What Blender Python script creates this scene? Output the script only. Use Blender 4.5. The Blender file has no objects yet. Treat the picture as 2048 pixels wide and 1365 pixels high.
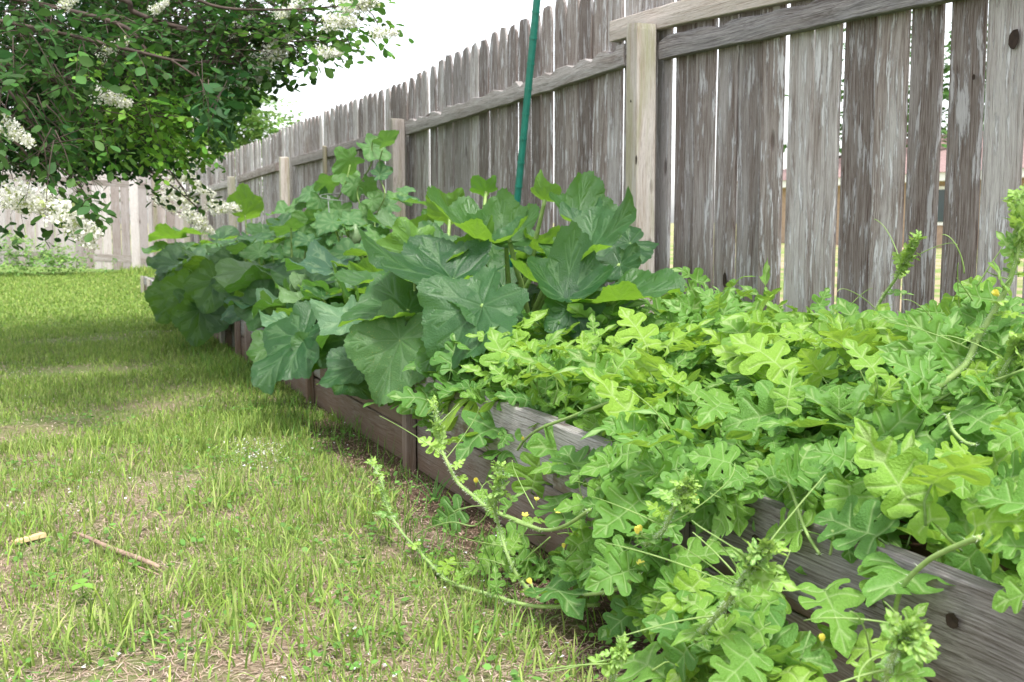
import bpy, bmesh, math, random
import numpy as np
from mathutils import Vector, Matrix, noise
from mathutils.geometry import delaunay_2d_cdt
PI = math.pi
S = bpy.context.scene
col = S.collection
random.seed(7); np.random.seed(7)
U = random.uniform

# ------------------------------------------------------------ camera
FPX, CX, CY = 2200.0, 1024.0, 682.5
TH, AL = math.radians(23.53), math.radians(6.29)
EYE = Vector((0, 0, .87))
FW = Vector((math.sin(TH)*math.cos(AL), math.cos(TH)*math.cos(AL), -math.sin(AL)))
RT = Vector((math.cos(TH), -math.sin(TH), 0))
UPV = RT.cross(FW)
cam_d = bpy.data.cameras.new('camera'); cam = bpy.data.objects.new('camera', cam_d); col.objects.link(cam)
cam.matrix_world = Matrix.Translation(EYE) @ Matrix((RT, UPV, -FW)).transposed().to_4x4()
cam_d.sensor_width = 36; cam_d.lens = FPX/2048*36; cam_d.clip_end = 600; cam_d.clip_start = .05
cam_d.dof.use_dof = True; cam_d.dof.focus_distance = 2.6; cam_d.dof.aperture_fstop = 9
S.camera = cam
# ------------------------------------------------------------ light
SUN = Vector((-.05, -.40, .90)).normalized()
w = bpy.data.worlds.new('World'); S.world = w; w.use_nodes = True
nt = w.node_tree; nt.nodes.clear()
sky = nt.nodes.new('ShaderNodeTexSky'); sky.sky_type = 'NISHITA'; sky.sun_disc = False
sky.sun_elevation = math.asin(SUN.z); sky.sun_rotation = math.atan2(SUN.x, SUN.y)
sky.air_density = 1.0; sky.dust_density = 2.0; sky.ozone_density = 1.0
hs = nt.nodes.new('ShaderNodeHueSaturation'); hs.inputs['Saturation'].default_value = .22; hs.inputs['Value'].default_value = 1.5
bg = nt.nodes.new('ShaderNodeBackground'); bg.inputs[1].default_value = .15
wo = nt.nodes.new('ShaderNodeOutputWorld')
nt.links.new(sky.outputs[0], hs.inputs['Color']); nt.links.new(hs.outputs[0], bg.inputs[0]); nt.links.new(bg.outputs[0], wo.inputs[0])
sl = bpy.data.lights.new('sun', 'SUN'); sl.energy = 2.3; sl.angle = math.radians(9); sl.color = (1, .965, .9)
so = bpy.data.objects.new('sun', sl); col.objects.link(so); so.rotation_euler = (-SUN).to_track_quat('-Z', 'Y').to_euler()
S.view_settings.view_transform = 'Standard'; S.view_settings.look = 'None'
S.view_settings.exposure = 1.1; S.view_settings.gamma = 1
try:
    S.cycles.max_bounces = 8; S.cycles.transparent_max_bounces = 8; S.cycles.sample_clamp_indirect = 8
except Exception: pass

# ------------------------------------------------------------ pixel helpers
def ray(px, py):
    return (FW + RT*((px-CX)/FPX) + UPV*((CY-py)/FPX))
def on_plane(px, py, X):
    d = ray(px, py); return EYE + d*((X-EYE.x)/d.x)
def shx(X): return X-.12*min(1, max(0, (1.95-X)/.5))
def on_x(px, py, X): return on_plane(px, py, shx(X))
def on_z(px, py, Z):
    d = ray(px, py); return EYE + d*((Z-EYE.z)/d.z)
def at(px, py, depth):
    return EYE + ray(px, py)*depth
def proj(p):
    d = Vector(p)-EYE; z = d.dot(FW)
    return CX+FPX*d.dot(RT)/z, CY-FPX*d.dot(UPV)/z, z

# ------------------------------------------------------------ object helpers
def tag(o, label=None, cat=None, group=None, kind=None):
    if label: o['label'] = label
    if cat: o['category'] = cat
    if group: o['group'] = group
    if kind: o['kind'] = kind
    return o
def empty(name, loc, label=None, cat=None, group=None):
    o = bpy.data.objects.new(name, None); o.location = loc; o.empty_display_size = .1; col.objects.link(o)
    return tag(o, label, cat, group)
def put(name, mesh, parent=None, M=None):
    o = bpy.data.objects.new(name, mesh); col.objects.link(o)
    if parent is not None:
        o.parent = parent
        L = Matrix.Translation(-parent_world(parent)) @ (M if M is not None else Matrix.Translation(parent_world(parent)*0))
        o.matrix_local = L
    elif M is not None:
        o.matrix_world = M
    return o
def parent_world(p):
    v = Vector((0, 0, 0))
    while p is not None:
        v += p.matrix_local.translation if p.matrix_local.translation.length else p.location
        p = p.parent
    return v
class MB:
    def __init__(s): s.v = []; s.f = []; s.c = []
    def add(s, vs, fs, c=None):
        n = len(s.v); s.v += [tuple(p) for p in vs]; s.f += [tuple(i+n for i in f) for f in fs]
        if c is not None: s.c += [c]*len(vs)
    def box(s, a, b, c=None):
        (x0, y0, z0), (x1, y1, z1) = a, b
        s.add([(x0,y0,z0),(x1,y0,z0),(x1,y1,z0),(x0,y1,z0),(x0,y0,z1),(x1,y0,z1),(x1,y1,z1),(x0,y1,z1)],
              [(0,3,2,1),(4,5,6,7),(0,1,5,4),(1,2,6,5),(2,3,7,6),(3,0,4,7)], c)
    def tube(s, pts, rad, n=6, c=None):
        pts = [Vector(p) for p in pts]; m = len(pts)
        if not hasattr(rad, '__len__'): rad = [rad]*m
        vs = []; fs = []; a = None
        for i, p in enumerate(pts):
            t = (pts[min(i+1, m-1)]-pts[max(i-1, 0)]).normalized()
            if a is None: a = t.orthogonal().normalized()
            a = (a-t*a.dot(t)); a = a.normalized() if a.length > 1e-5 else t.orthogonal().normalized()
            b = t.cross(a)
            for k in range(n):
                an = 2*PI*k/n; vs.append(p+(a*math.cos(an)+b*math.sin(an))*rad[i])
        for i in range(m-1):
            for k in range(n):
                k2 = (k+1) % n; fs.append((i*n+k, i*n+k2, (i+1)*n+k2, (i+1)*n+k))
        fs.append(tuple(range(n))[::-1]); fs.append(tuple((m-1)*n+k for k in range(n)))
        s.add(vs, fs, c)
    def mesh(s, name, mat, smooth=False):
        me = bpy.data.meshes.new(name); me.from_pydata(s.v, [], s.f); me.materials.append(mat)
        if s.c and len(s.c) == len(s.v):
            at_ = me.color_attributes.new('Col', 'FLOAT_COLOR', 'POINT')
            at_.data.foreach_set('color', np.array([(*q[:3], 1) for q in s.c], dtype=np.float32).ravel())
        if smooth: me.polygons.foreach_set('use_smooth', [True]*len(me.polygons))
        return me
    def build(s, name, mat, parent=None, smooth=False):
        return put(name, s.mesh(name, mat, smooth), parent)
def smoothline(pts, n=6):
    pts = [Vector(p) for p in pts]; out = []
    P = [pts[0]]+pts+[pts[-1]]
    for i in range(1, len(P)-2):
        for k in range(n):
            t = k/n; a, b, c, d = P[i-1], P[i], P[i+1], P[i+2]
            out.append(.5*((2*b)+(c-a)*t+(2*a-5*b+4*c-d)*t*t+(3*b-a-3*c+d)*t**3))
    out.append(pts[-1]); return out
def np_mesh(name, verts, tris, colr, mat, smooth=False):
    me = bpy.data.meshes.new(name); nv = len(verts); nf = len(tris)
    me.vertices.add(nv); me.vertices.foreach_set('co', verts.astype(np.float32).ravel())
    me.loops.add(nf*3); me.loops.foreach_set('vertex_index', tris.astype(np.int32).ravel())
    me.polygons.add(nf); me.polygons.foreach_set('loop_start', np.arange(0, nf*3, 3, dtype=np.int32))
    try: me.polygons.foreach_set('loop_total', np.full(nf, 3, dtype=np.int32))
    except Exception: pass
    me.update(calc_edges=True)
    if smooth: me.polygons.foreach_set('use_smooth', np.ones(nf, dtype=bool))
    a = me.color_attributes.new('Col', 'FLOAT_COLOR', 'POINT')
    a.data.foreach_set('color', np.concatenate([colr, np.ones((nv, 1))], 1).astype(np.float32).ravel())
    me.materials.append(mat); return me

# ------------------------------------------------------------ materials
class NT:
    def __init__(s, name):
        s.m = bpy.data.materials.new(name); s.m.use_nodes = True; s.t = s.m.node_tree; s.t.nodes.clear()
        s.out = s.t.nodes.new('ShaderNodeOutputMaterial')
    def n(s, typ, ins=None, **kw):
        nd = s.t.nodes.new('ShaderNode'+typ)
        for k, v in kw.items(): setattr(nd, k, v)
        for k, v in (ins or {}).items():
            if hasattr(v, 'links') or isinstance(v, bpy.types.NodeSocket): s.t.links.new(v, nd.inputs[k])
            else: nd.inputs[k].default_value = v
        return nd
    def noise(s, vec, scale, detail=4, rough=.55):
        return s.n('TexNoise', {'Vector': vec, 'Scale': scale, 'Detail': detail, 'Roughness': rough}).outputs['Fac']
    def ramp(s, fac, *stops):
        r = s.n('ValToRGB', {'Fac': fac}); e = r.color_ramp.elements
        while len(e) > 1: e.remove(e[-1])
        for i, (p, c) in enumerate(stops):
            el = e[0] if i == 0 else e.new(p)
            el.position = p; el.color = (*c, 1) if hasattr(c, '__len__') else (c, c, c, 1)
        return r.outputs['Color']
    def mix(s, fac, a, b, mode='MIX'):
        m = s.n('MixRGB', blend_type=mode)
        for k, v in ((0, fac), (1, a), (2, b)):
            if isinstance(v, bpy.types.NodeSocket): s.t.links.new(v, m.inputs[k])
            elif k == 0: m.inputs[0].default_value = v
            else: m.inputs[k].default_value = (*v, 1) if hasattr(v, '__len__') else (v, v, v, 1)
        return m.outputs[0]
    def math(s, op, a, b=0.0):
        m = s.n('Math', operation=op)
        for k, v in ((0, a), (1, b)):
            if isinstance(v, bpy.types.NodeSocket): s.t.links.new(v, m.inputs[k])
            else: m.inputs[k].default_value = v
        return m.outputs[0]
    def bump(s, h, strength=.4, dist=.004):
        return s.n('Bump', {'Height': h, 'Strength': strength, 'Distance': dist}).outputs[0]
    def surf(s, color, rough=.7, normal=None, spec=.3):
        p = s.n('BsdfPrincipled', {'Base Color': color if isinstance(color, bpy.types.NodeSocket) else (*color, 1), 'Roughness': rough})
        p.inputs['Specular IOR Level'].default_value = spec
        if normal is not None: s.t.links.new(normal, p.inputs['Normal'])
        return p.outputs[0]
    def done(s, sh):
        s.t.links.new(sh, s.out.inputs['Surface']); return s.m

def wood_mat(name, along='z', grey=(.31, .29, .285), brown=(.12, .085, .07), flake=(.52, .52, .54), brown_amt=.75, flake_amt=.62, stain=None, knots=True, moss=0):
    k = NT(name); tc = k.n('TexCoord').outputs['Object']; oi = k.n('ObjectInfo').outputs['Random']
    off = k.n('CombineXYZ', {'X': k.math('MULTIPLY', oi, 31.7), 'Y': k.math('MULTIPLY', oi, 17.3), 'Z': k.math('MULTIPLY', oi, 53.1)}).outputs[0]
    v = k.n('VectorMath', {0: tc, 1: off}, operation='ADD').outputs[0]
    warp = k.n('TexNoise', {'Vector': v, 'Scale': 2.2, 'Detail': 1.0}).outputs['Color']
    v = k.n('VectorMath', {0: v, 1: k.n('VectorMath', {0: warp, 1: (.035, .035, .035)}, operation='MULTIPLY').outputs[0]}, operation='ADD').outputs[0]
    sc = lambda a, b: (a, a, b) if along == 'z' else (a, b, a)
    def m(a, b): return k.n('Mapping', {'Vector': v, 'Scale': sc(a, b)}).outputs[0]
    grain = k.noise(m(230, 6), 1.0, 5, .65); fine = k.noise(m(700, 25), 1.0, 3, .6)
    patch = k.noise(m(16, 1.6), 1.0, 4, .6); fl = k.noise(m(44, 5.5), 1.0, 6, .68); fl2 = k.noise(m(60, 9), 1.0, 4, .6)
    oir = k.math('MULTIPLY', oi, .35)
    pb = k.math('ADD', patch, k.math('SUBTRACT', oir, .16))
    bm = k.ramp(pb, (.5-.18*brown_amt, 0.0), (.72-.2*brown_amt, 1.0))
    c = k.mix(bm, grey, brown)
    c = k.mix(k.ramp(grain, (.35, .0), (.7, .9)), c, k.mix(.6, c, (.5, .485, .475)))
    c = k.mix(k.ramp(grain, (.30, .75), (.47, 0.0)), c, k.mix(.6, c, (.05, .035, .03)))
    c = k.mix(k.ramp(fine, (.25, .45), (.5, 0.0)), c, (.05, .035, .03))
    fm = k.ramp(fl, (.59-.07*flake_amt, 0.0), (.635-.07*flake_amt, 1.0))
    fm = k.math('MULTIPLY', fm, k.math('MINIMUM', flake_amt*1.2, .85))
    c = k.mix(fm, c, flake)
    fd = k.ramp(fl2, (.64, 0.0), (.67, 1.0))
    c = k.mix(k.math('MULTIPLY', fd, .55*brown_amt), c, (.09, .055, .045))
    h = k.math('ADD', k.math('ADD', k.math('MULTIPLY', grain, .8), k.math('MULTIPLY', fine, .35)), k.math('MULTIPLY', fm, .5))
    if knots:
        vk = k.n('TexVoronoi', {'Vector': k.n('Mapping', {'Vector': v, 'Scale': sc(7, 2.2)}).outputs[0], 'Scale': 1.0}).outputs['Distance']
        km = k.ramp(vk, (.05, 1.0), (.10, 0.0)); c = k.mix(k.math('MULTIPLY', km, .7), c, (.06, .035, .028))
        h = k.math('SUBTRACT', h, km)
    o2 = k.math('FRACT', k.math('MULTIPLY', oi, 37.3))
    c = k.mix(1.0, c, k.ramp(o2, (0, (.72, .69, .68)), (.5, (1.0, .99, 1.0)), (1, (1.24, 1.23, 1.22))), 'MULTIPLY')
    if stain is not None:
        z = k.n('SeparateXYZ', {0: tc}).outputs['Z']
        zz = k.math('ADD', z, k.math('MULTIPLY', k.math('SUBTRACT', k.noise(m(9, 6), 1.0, 5), .5), .25))
        c = k.mix(k.ramp(zz, (stain*.2, .75), (stain, 0.0)), c, (.13, .082, .05))
    if moss:
        c = k.mix(k.math('MULTIPLY', k.ramp(k.noise(m(20, 1.2), 1.0, 5), (.45, 0.0), (.62, 1.0)), moss), c, (.20, .22, .075))
    return k.done(k.surf(c, .82, k.bump(h, .9, .006), .2))

M_pick = wood_mat('weathered picket wood')
M_pick2 = wood_mat('haze faded picket wood', grey=(.46, .42, .41), brown=(.32, .26, .235), brown_amt=.35, flake_amt=.3)  # back fence pickets: washed-out far haze put into a paler wood colour
M_rail = wood_mat('weathered rail wood', 'y', grey=(.27, .25, .235), brown=(.13, .095, .075), brown_amt=.45, flake_amt=.2)
M_railn = wood_mat('dark split rail wood', 'y', grey=(.15, .145, .15), brown=(.085, .065, .06), flake=(.3, .3, .32), brown_amt=.6, flake_amt=.3)
M_railx = wood_mat('weathered back rail wood', 'y', grey=(.38, .35, .33), brown=(.2, .16, .13), brown_amt=.2, flake_amt=.2)
M_pale = wood_mat('new pale timber', 'y', grey=(.52, .46, .42), brown=(.42, .36, .31), flake=(.56, .5, .44), brown_amt=.3, flake_amt=.1)
M_post = wood_mat('mossy post timber', grey=(.50, .46, .42), brown=(.34, .28, .22), flake=(.5, .46, .42), brown_amt=.25, flake_amt=.2, moss=.6)
M_post2 = wood_mat('grey post timber', grey=(.3, .27, .24), brown=(.2, .15, .12), brown_amt=.3, flake_amt=.2, moss=.4)
M_bed = wood_mat('bed board timber', 'y', grey=(.215, .21, .195), brown=(.12, .105, .09), flake=(.3, .3, .29), brown_amt=.2, flake_amt=.15, stain=.03)
M_bedlow = wood_mat('soil stained bed board', 'y', grey=(.19, .17, .15), brown=(.13, .085, .06), flake=(.3, .28, .26), brown_amt=.6, flake_amt=.1, stain=.22)
M_stake = wood_mat('bed stake timber', grey=(.3, .25, .23), brown=(.17, .09, .06), brown_amt=.5, flake_amt=.1, stain=.3)

def leaf_mat(name, top, under, vein, trans, rough=.5, vw=.010, mottle=.3, spots=None, tl=.42, spec=.35, bscale=60, bs=.28):
    k = NT(name); tc = k.n('TexCoord').outputs['Object']; oi = k.n('ObjectInfo').outputs['Random']
    off = k.n('CombineXYZ', {'X': k.math('MULTIPLY', oi, 91.7), 'Y': oi, 'Z': k.math('MULTIPLY', oi, 13.1)}).outputs[0]
    v = k.n('VectorMath', {0: tc, 1: off}, operation='ADD').outputs[0]
    vd = k.n('Attribute', attribute_name='veind').outputs['Fac']
    back = k.n('NewGeometry').outputs['Backfacing']
    n1 = k.noise(v, 5, 4); n2 = k.noise(v, bscale, 3)
    t = k.mix(k.math('MULTIPLY', k.ramp(n1, (.3, 0.0), (.7, 1.0)), mottle), top, k.mix(.28, top, under))
    t = k.mix(k.math('MULTIPLY', k.ramp(n2, (.45, 0.0), (.65, 1.0)), mottle*.35), t, k.mix(.55, top, vein))
    t = k.mix(1.0, t, k.ramp(oi, (0, (.55, .68, .8)), (.5, (1, 1, 1)), (1, (1.35, 1.2, .9))), 'MULTIPLY')
    ve = k.ramp(vd, (0, .55), (vw, .25), (vw*2.5, 0.0))
    t = k.mix(ve, t, vein)
    if spots:
        sp = k.n('TexVoronoi', {'Vector': v, 'Scale': spots[1]}).outputs['Distance']
        t = k.mix(k.math('MULTIPLY', k.ramp(sp, (spots[2]*.7, 1.0), (spots[2], 0.0)), k.ramp(n1, (.4, 0.0), (.6, 1.0))), t, spots[0])
    u = k.mix(ve, under, vein)
    c = k.mix(back, t, u)
    h = k.math('ADD', k.math('MULTIPLY', k.ramp(vd, (0, 0.0), (vw*4, 1.0)), .6), k.math('MULTIPLY', n2, .6))
    bn = k.bump(h, bs, .05 if bscale < 30 else .03)
    p = k.surf(c, rough, bn, spec)
    tr = k.n('BsdfTranslucent', {'Color': k.mix(.35, trans, c), 'Normal': bn}).outputs[0]
    mx = k.n('MixShader', {0: tl, 1: p, 2: tr}).outputs[0]
    return k.done(mx)
M_wm = leaf_mat('watermelon leaf', (.105, .245, .036), (.19, .36, .08), (.34, .46, .2), (.38, .62, .04), .55, .010, .4, tl=.34, bs=.4, bscale=30)
M_wmy = leaf_mat('young watermelon leaf', (.17, .33, .045), (.26, .42, .08), (.42, .52, .24), (.42, .68, .04), .6, .010, .35, tl=.38, bs=.4, bscale=30)
M_sq = leaf_mat('squash leaf', (.027, .092, .026), (.13, .27, .05), (.10, .19, .08), (.30, .56, .03), .42, .008, .35, ((.55, .55, .45), 24, .05), tl=.38, spec=.45, bscale=40)
M_sqy = leaf_mat('mottled squash leaf', (.045, .115, .035), (.12, .27, .05), (.13, .22, .10), (.24, .55, .02), .5, .008, .5, ((.42, .36, .10), 34, .16), tl=.3, bscale=40)
M_sqd = leaf_mat('dusty squash leaf', (.10, .19, .095), (.13, .28, .06), (.2, .3, .16), (.2, .5, .04), .5, .008, .4, ((.8, .8, .75), 22, .08), tl=.28, bscale=40)
M_cu = leaf_mat('cucumber leaf', (.07, .18, .065), (.14, .3, .09), (.2, .32, .14), (.26, .55, .04), .5, .012, .3, tl=.34)

def simple(name, c, rough=.6, var=0, scale=20, tl=0, attr=False, spec=.3, c2=None, bump=0):
    k = NT(name); tc = k.n('TexCoord').outputs['Object']
    if attr: base = k.n('Attribute', attribute_name='Col').outputs['Color']
    else: base = k.mix(k.ramp(k.noise(tc, scale, 5), (.35, 0.0), (.65, 1.0)), c, c2 if c2 else tuple(q*(1-var) for q in c))
    nb = k.bump(k.noise(tc, scale*3, 4), bump, .004) if bump else None
    p = k.surf(base, rough, nb, spec)
    if tl:
        tr = k.n('BsdfTranslucent', {'Color': base}).outputs[0]
        p = k.n('MixShader', {0: tl, 1: p, 2: tr}).outputs[0]
    return k.done(p)
M_stem = simple('vine stem', (.26, .36, .12), .5, .25, 60, c2=(.17, .28, .07))
M_hair = simple('stem hairs', (.6, .68, .5), .6, .1, 10, tl=.4)
M_grass = simple('grass blades', None, .55, attr=True, tl=.4, spec=.25)
M_dry = simple('dry grass litter', None, .8, attr=True, spec=.1)
M_tleaf = simple('tree leaf', None, .55, attr=True, tl=.38, spec=.2)
M_petal = simple('white petals', None, .7, attr=True, tl=.4)
M_yel = simple('yellow petals', (.82, .74, .16), .6, .12, 60, tl=.3)
M_wmt = leaf_mat('shoot tip leaf', (.20, .36, .07), (.26, .42, .1), (.42, .54, .24), (.45, .65, .08), .7, .012, .2, tl=.3)
M_bark = simple('crepe myrtle bark', (.085, .06, .048), .8, .5, 14, c2=(.045, .032, .026), bump=.5)
M_bark2 = simple('grey bark', (.12, .1, .08), .85, .4, 10, bump=.5)
M_green = simple('green coated steel', (.010, .15, .11), .4, .25, 30, spec=.5, c2=(.007, .115, .085))
M_wire = simple('galvanised wire', (.32, .34, .33), .45, .3, 30)
M_fruit = simple('cucumber skin', (.12, .2, .09), .4, .3, 40, c2=(.22, .3, .16))
M_stick = simple('dead stick', (.36, .25, .19), .85, .3, 40, c2=(.22, .15, .11), bump=.5)
M_chip = simple('split wood', (.62, .45, .24), .85, .2, 40, bump=.5)
M_brick = simple('tan brick', (.42, .30, .22), .85, .25, 8)
M_siding = simple('cream siding', (.6, .56, .48), .7, .1, 3)
M_white = simple('white trim paint', (.8, .8, .78), .5, .05, 3)
M_shingle = simple('roof shingles', (.3, .2, .19), .9, .3, 9)
M_pane = simple('dark window glass', (.05, .07, .08), .1, .1, 2, spec=.6)
# soil
k = NT('garden soil'); tc = k.n('TexCoord').outputs['Object']
c = k.ramp(k.noise(tc, 30, 8, .7), (.3, (.055, .032, .022)), (.6, (.14, .08, .055)), (.8, (.3, .2, .14)))
M_soil = k.done(k.surf(c, .95, k.bump(k.noise(tc, 60, 8, .7), .8, .02), .1))
# ground
k = NT('lawn soil and thatch'); tc = k.n('TexCoord').outputs['Object']
n = k.noise(tc, 45, 9, .75); n2 = k.noise(tc, 3.0, 5, .6); n3 = k.noise(tc, 160, 6, .7)
c = k.ramp(n, (.28, (.10, .06, .04)), (.48, (.26, .175, .125)), (.68, (.42, .32, .235)))
c = k.mix(k.ramp(n3, (.45, 0.0), (.62, .5)), c, (.5, .42, .3))
c = k.mix(k.ramp(n2, (.42, 0.1), (.6, .7)), c, (.15, .24, .05))
sx = k.n('SeparateXYZ', {0: tc})
red = k.math('ADD', sx.outputs['X'], k.math('MULTIPLY', k.math('SUBTRACT', k.noise(tc, 4, 4), .5), .5))
redm = k.math('MULTIPLY', k.ramp(k.math('MULTIPLY', red, .5), (.44, 0.0), (.52, 1.0)), k.ramp(k.math('MULTIPLY', sx.outputs['X'], .5), (.9, 1.0), (.95, 0.0)))
c = k.mix(k.math('MULTIPLY', redm, .85), c, k.ramp(n, (.3, (.035, .022, .016)), (.55, (.09, .052, .038)), (.75, (.26, .17, .13))))
far = k.ramp(k.math('MULTIPLY', sx.outputs['Y'], .05), (.2, 0.0), (.42, .8))
c = k.mix(far, c, (.16, .27, .06))
nb = k.ramp(k.math('MULTIPLY', sx.outputs['X'], .2), (.5, 0.0), (.52, 1.0))
c = k.mix(nb, c, k.ramp(k.noise(tc, .8, 3), (.45, (.38, .3, .2)), (.55, (.2, .27, .08))))
M_ground = k.done(k.surf(c, .95, k.bump(k.math('ADD', n, n3), .8, .02), .1))

# ------------------------------------------------------------ ground
def gz(x, y):
    return .006*noise.noise(Vector((x*1.3, y*1.3, 0))) + .004*noise.noise(Vector((x*5, y*5, 3)))
xs = np.concatenate([[-120, -40, -12, -6], np.linspace(-3.5, 3.5, 57), [6, 14, 40, 150]])
ys = np.concatenate([[-60, -10], np.linspace(.2, 20, 100), [26, 40, 80, 250]])
vs = []; fs = []
for y in ys:
    for x in xs:
        vs.append((x, y, gz(x, y) if -3.6 < x < 3.6 and 0 < y < 20.5 else 0))
nx = len(xs)
for j in range(len(ys)-1):
    for i in range(nx-1):
        a = j*nx+i; fs.append((a, a+1, a+1+nx, a+nx))
me = bpy.data.meshes.new('ground'); me.from_pydata(vs, [], fs); me.materials.append(M_ground)
tag(put('ground', me), kind='structure')

# ------------------------------------------------------------ side fence
XF = 2.38   # front face of the pickets
fence = empty('wooden_fence', (XF, 9, 0), 'long weathered grey picket fence running behind the raised beds', 'fence')
def interp(x, tab):
    if x <= tab[0][0]: return tab[0][1]
    for (a, b), (c_, d) in zip(tab, tab[1:]):
        if x <= c_: return b+(d-b)*(x-a)/(c_-a)
    return tab[-1][1]
tops_px = [(1092, 8), (1060, 36), (1000, 60), (940, 92), (880, 122), (840, 148), (790, 170), (750, 185), (698, 203), (660, 218), (629, 232), (588, 247), (568, 257), (533, 274), (475, 297), (407, 333), (370, 352)]
tops = sorted([(on_x(a, b, XF).y, on_x(a, b, XF).z) for a, b in tops_px])
edges_px = [2130, 2046, 1958, 1881, 1807, 1740, 1674, 1621, 1569, 1522, 1470, 1428, 1386, 1342, 1311]
ey = [on_x(a, 330, XF).y for a in edges_px]
first = ey[0]; pre = []
while first > .7: first -= .142; pre.insert(0, first)
ey = pre + ey
while ey[-1] < 19.0: ey.append(ey[-1]+.142+U(-.004, .004))
gapset = {2046: .018, 1881: .030, 1807: .0125, 1569: .013, 1522: .0135, 1386: .0125, 1342: .016}
gy = {on_x(a, 330, XF).y: g for a, g in gapset.items()}
gy2 = {on_x(a, b, XF).y: g for (a, b, g) in ((1000, 300, .030), (1075, 100, .034), (852, 200, .038), (645, 260, .06), (520, 300, .09), (470, 330, .06))}
def gap_at(y):
    for q, g in gy.items():
        if abs(q-y) < 1e-6: return g
    for q, g in gy2.items():
        if abs(q-y) < .071: return g
    return random.choice([.003, .004, .005, .007, .010])
def picket(wd, h, seed, xt=.012, flat=False):
    """vertical board, front face at x=0, width along +y from 0 to wd; dog-eared worn top"""
    r = random.Random(seed); m = MB(); zs = [0, .25, .5, .75, 1.0, 1.25, 1.5, h-.09, h-.04, h-.012, h]
    zs = [z for z in zs if z <= h-.09 or z in zs[-4:]]
    prof = [0]*(len(zs)-3)+[r.uniform(.006, .018), r.uniform(.018, .034), r.uniform(.035, .05)]
    bow = r.uniform(-.005, .005); xo = r.uniform(-.007, .006); sk = r.uniform(-.006, .006)
    vs = []; N = 4
    for i, z in enumerate(zs):
        e0 = prof[i]+r.uniform(0, .003); e1 = prof[i]*r.uniform(.7, 1.2)+r.uniform(0, .003)
        s_ = bow*math.sin(z/h*PI)
        for kk in range(N):
            t = (0, .05, .95, 1)[kk]; y = (e0*(1-t)+(wd-e1)*t)
            cz = r.uniform(-.010, .008) if i == len(zs)-1 else 0
            vs.append((xo+s_+(0 if kk in (1, 2) else .0035), y+sk*z/h, z+cz))
        for kk in range(N):
            t = (0, .05, .95, 1)[kk]; y = (e0*(1-t)+(wd-e1)*t); vs.append((xo+s_+xt, y+sk*z/h, z+(vs[-N][2]-z)))
    n = len(zs); f = []
    for i in range(n-1):
        a = i*2*N; b = a+2*N
        for kk in range(N-1):
            f.append((a+kk, b+kk, b+kk+1, a+kk+1)); f.append((a+N+kk, a+N+kk+1, b+N+kk+1, b+N+kk))
        f.append((a, a+N, b+N, b)); f.append((a+N-1, b+N-1, b+2*N-1, a+2*N-1))
    t0 = (n-1)*2*N
    for kk in range(N-1): f.append((t0+kk, t0+N+kk, t0+N+kk+1, t0+kk+1))
    m.add(vs, f); return m
zlast = None
for i in range(len(ey)-1):
    y0, y1 = ey[i], ey[i+1]; g0, g1 = gap_at(y0), gap_at(y1)
    wd = (y1-y0)-g0/2-g1/2
    h = interp((y0+y1)/2, tops) + U(-.012, .012)
    mb = picket(wd, h, i*7+1); me = mb.mesh('picket', M_pick)
    o = put('picket', me, fence, Matrix.Translation((XF, y0+g0/2, 0)))
# rails
def rail(pt, pb, X, thick, mat, seed=0, rough=.004, ends=None, parent=fence, name='rail'):
    """pt / pb: pixel polylines of the upper and lower edge on plane x = X (front face)"""
    T = sorted([(on_x(a, b, X).y, on_x(a, b, X).z) for a, b in pt]); B = sorted([(on_x(a, b, X).y, on_x(a, b, X).z) for a, b in pb])
    y0 = ends[0] if ends else min(T[0][0], B[0][0]); y1 = ends[1] if ends else max(T[-1][0], B[-1][0])
    n = max(8, int((y1-y0)/.06)); m = MB(); vs = []; f = []; yc = (y0+y1)/2; zc = (T[0][1]+B[0][1])/2
    for i in range(n+1):
        y = y0+(y1-y0)*i/n; r1 = rough*noise.noise(Vector((y*7, seed, 0)))*2; r2 = rough*.5*noise.noise(Vector((y*6, seed+9, 0)))
        zt = interp(y, T)+r1-(rough*1.5 if noise.noise(Vector((y*14, seed, 5))) > .2 else 0); zb = interp(y, B)+r2
        for (x, z) in ((X, zb+.003), (X-.002, (zb+zt)/2), (X, zt-.003), (X+.004, zt), (X+thick, zt), (X+thick, zb), (X+.004, zb)):
            vs.append((x-X, y-yc, z-zc))
    for i in range(n):
        for q in range(7):
            q2 = (q+1) % 7; f.append((i*7+q, (i+1)*7+q, (i+1)*7+q2, i*7+q2))
    f.append(tuple(range(7))); f.append(tuple(n*7+q for q in range(6, -1, -1)))
    m.add(vs, f)
    return put(name, m.mesh(name, mat), parent, Matrix.Translation((X, yc, zc)))
XR = XF-.042
RW = .095
bot = [(1880, 3), (1700, 38), (1560, 70), (1345, 113)]
def lift(pb, X, h): return [proj(on_x(a, b, X)+Vector((0, 0, h)))[:2] for a, b in pb]
rail(lift(bot, XR, .085), bot, XR, .038, M_railn, 1, .008, (.6, on_x(1318, 100, XR).y))
pl = [(1700, -20), (1560, 6), (1348, 50), (1225, 83)]
o = rail(lift(pl, XR-.004, .088), pl, XR-.004, .040, M_pale, 2, .0008, (.6, on_x(1221, 60, XR).y)); o['label'] = 'newer pale tan rail board'
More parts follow.
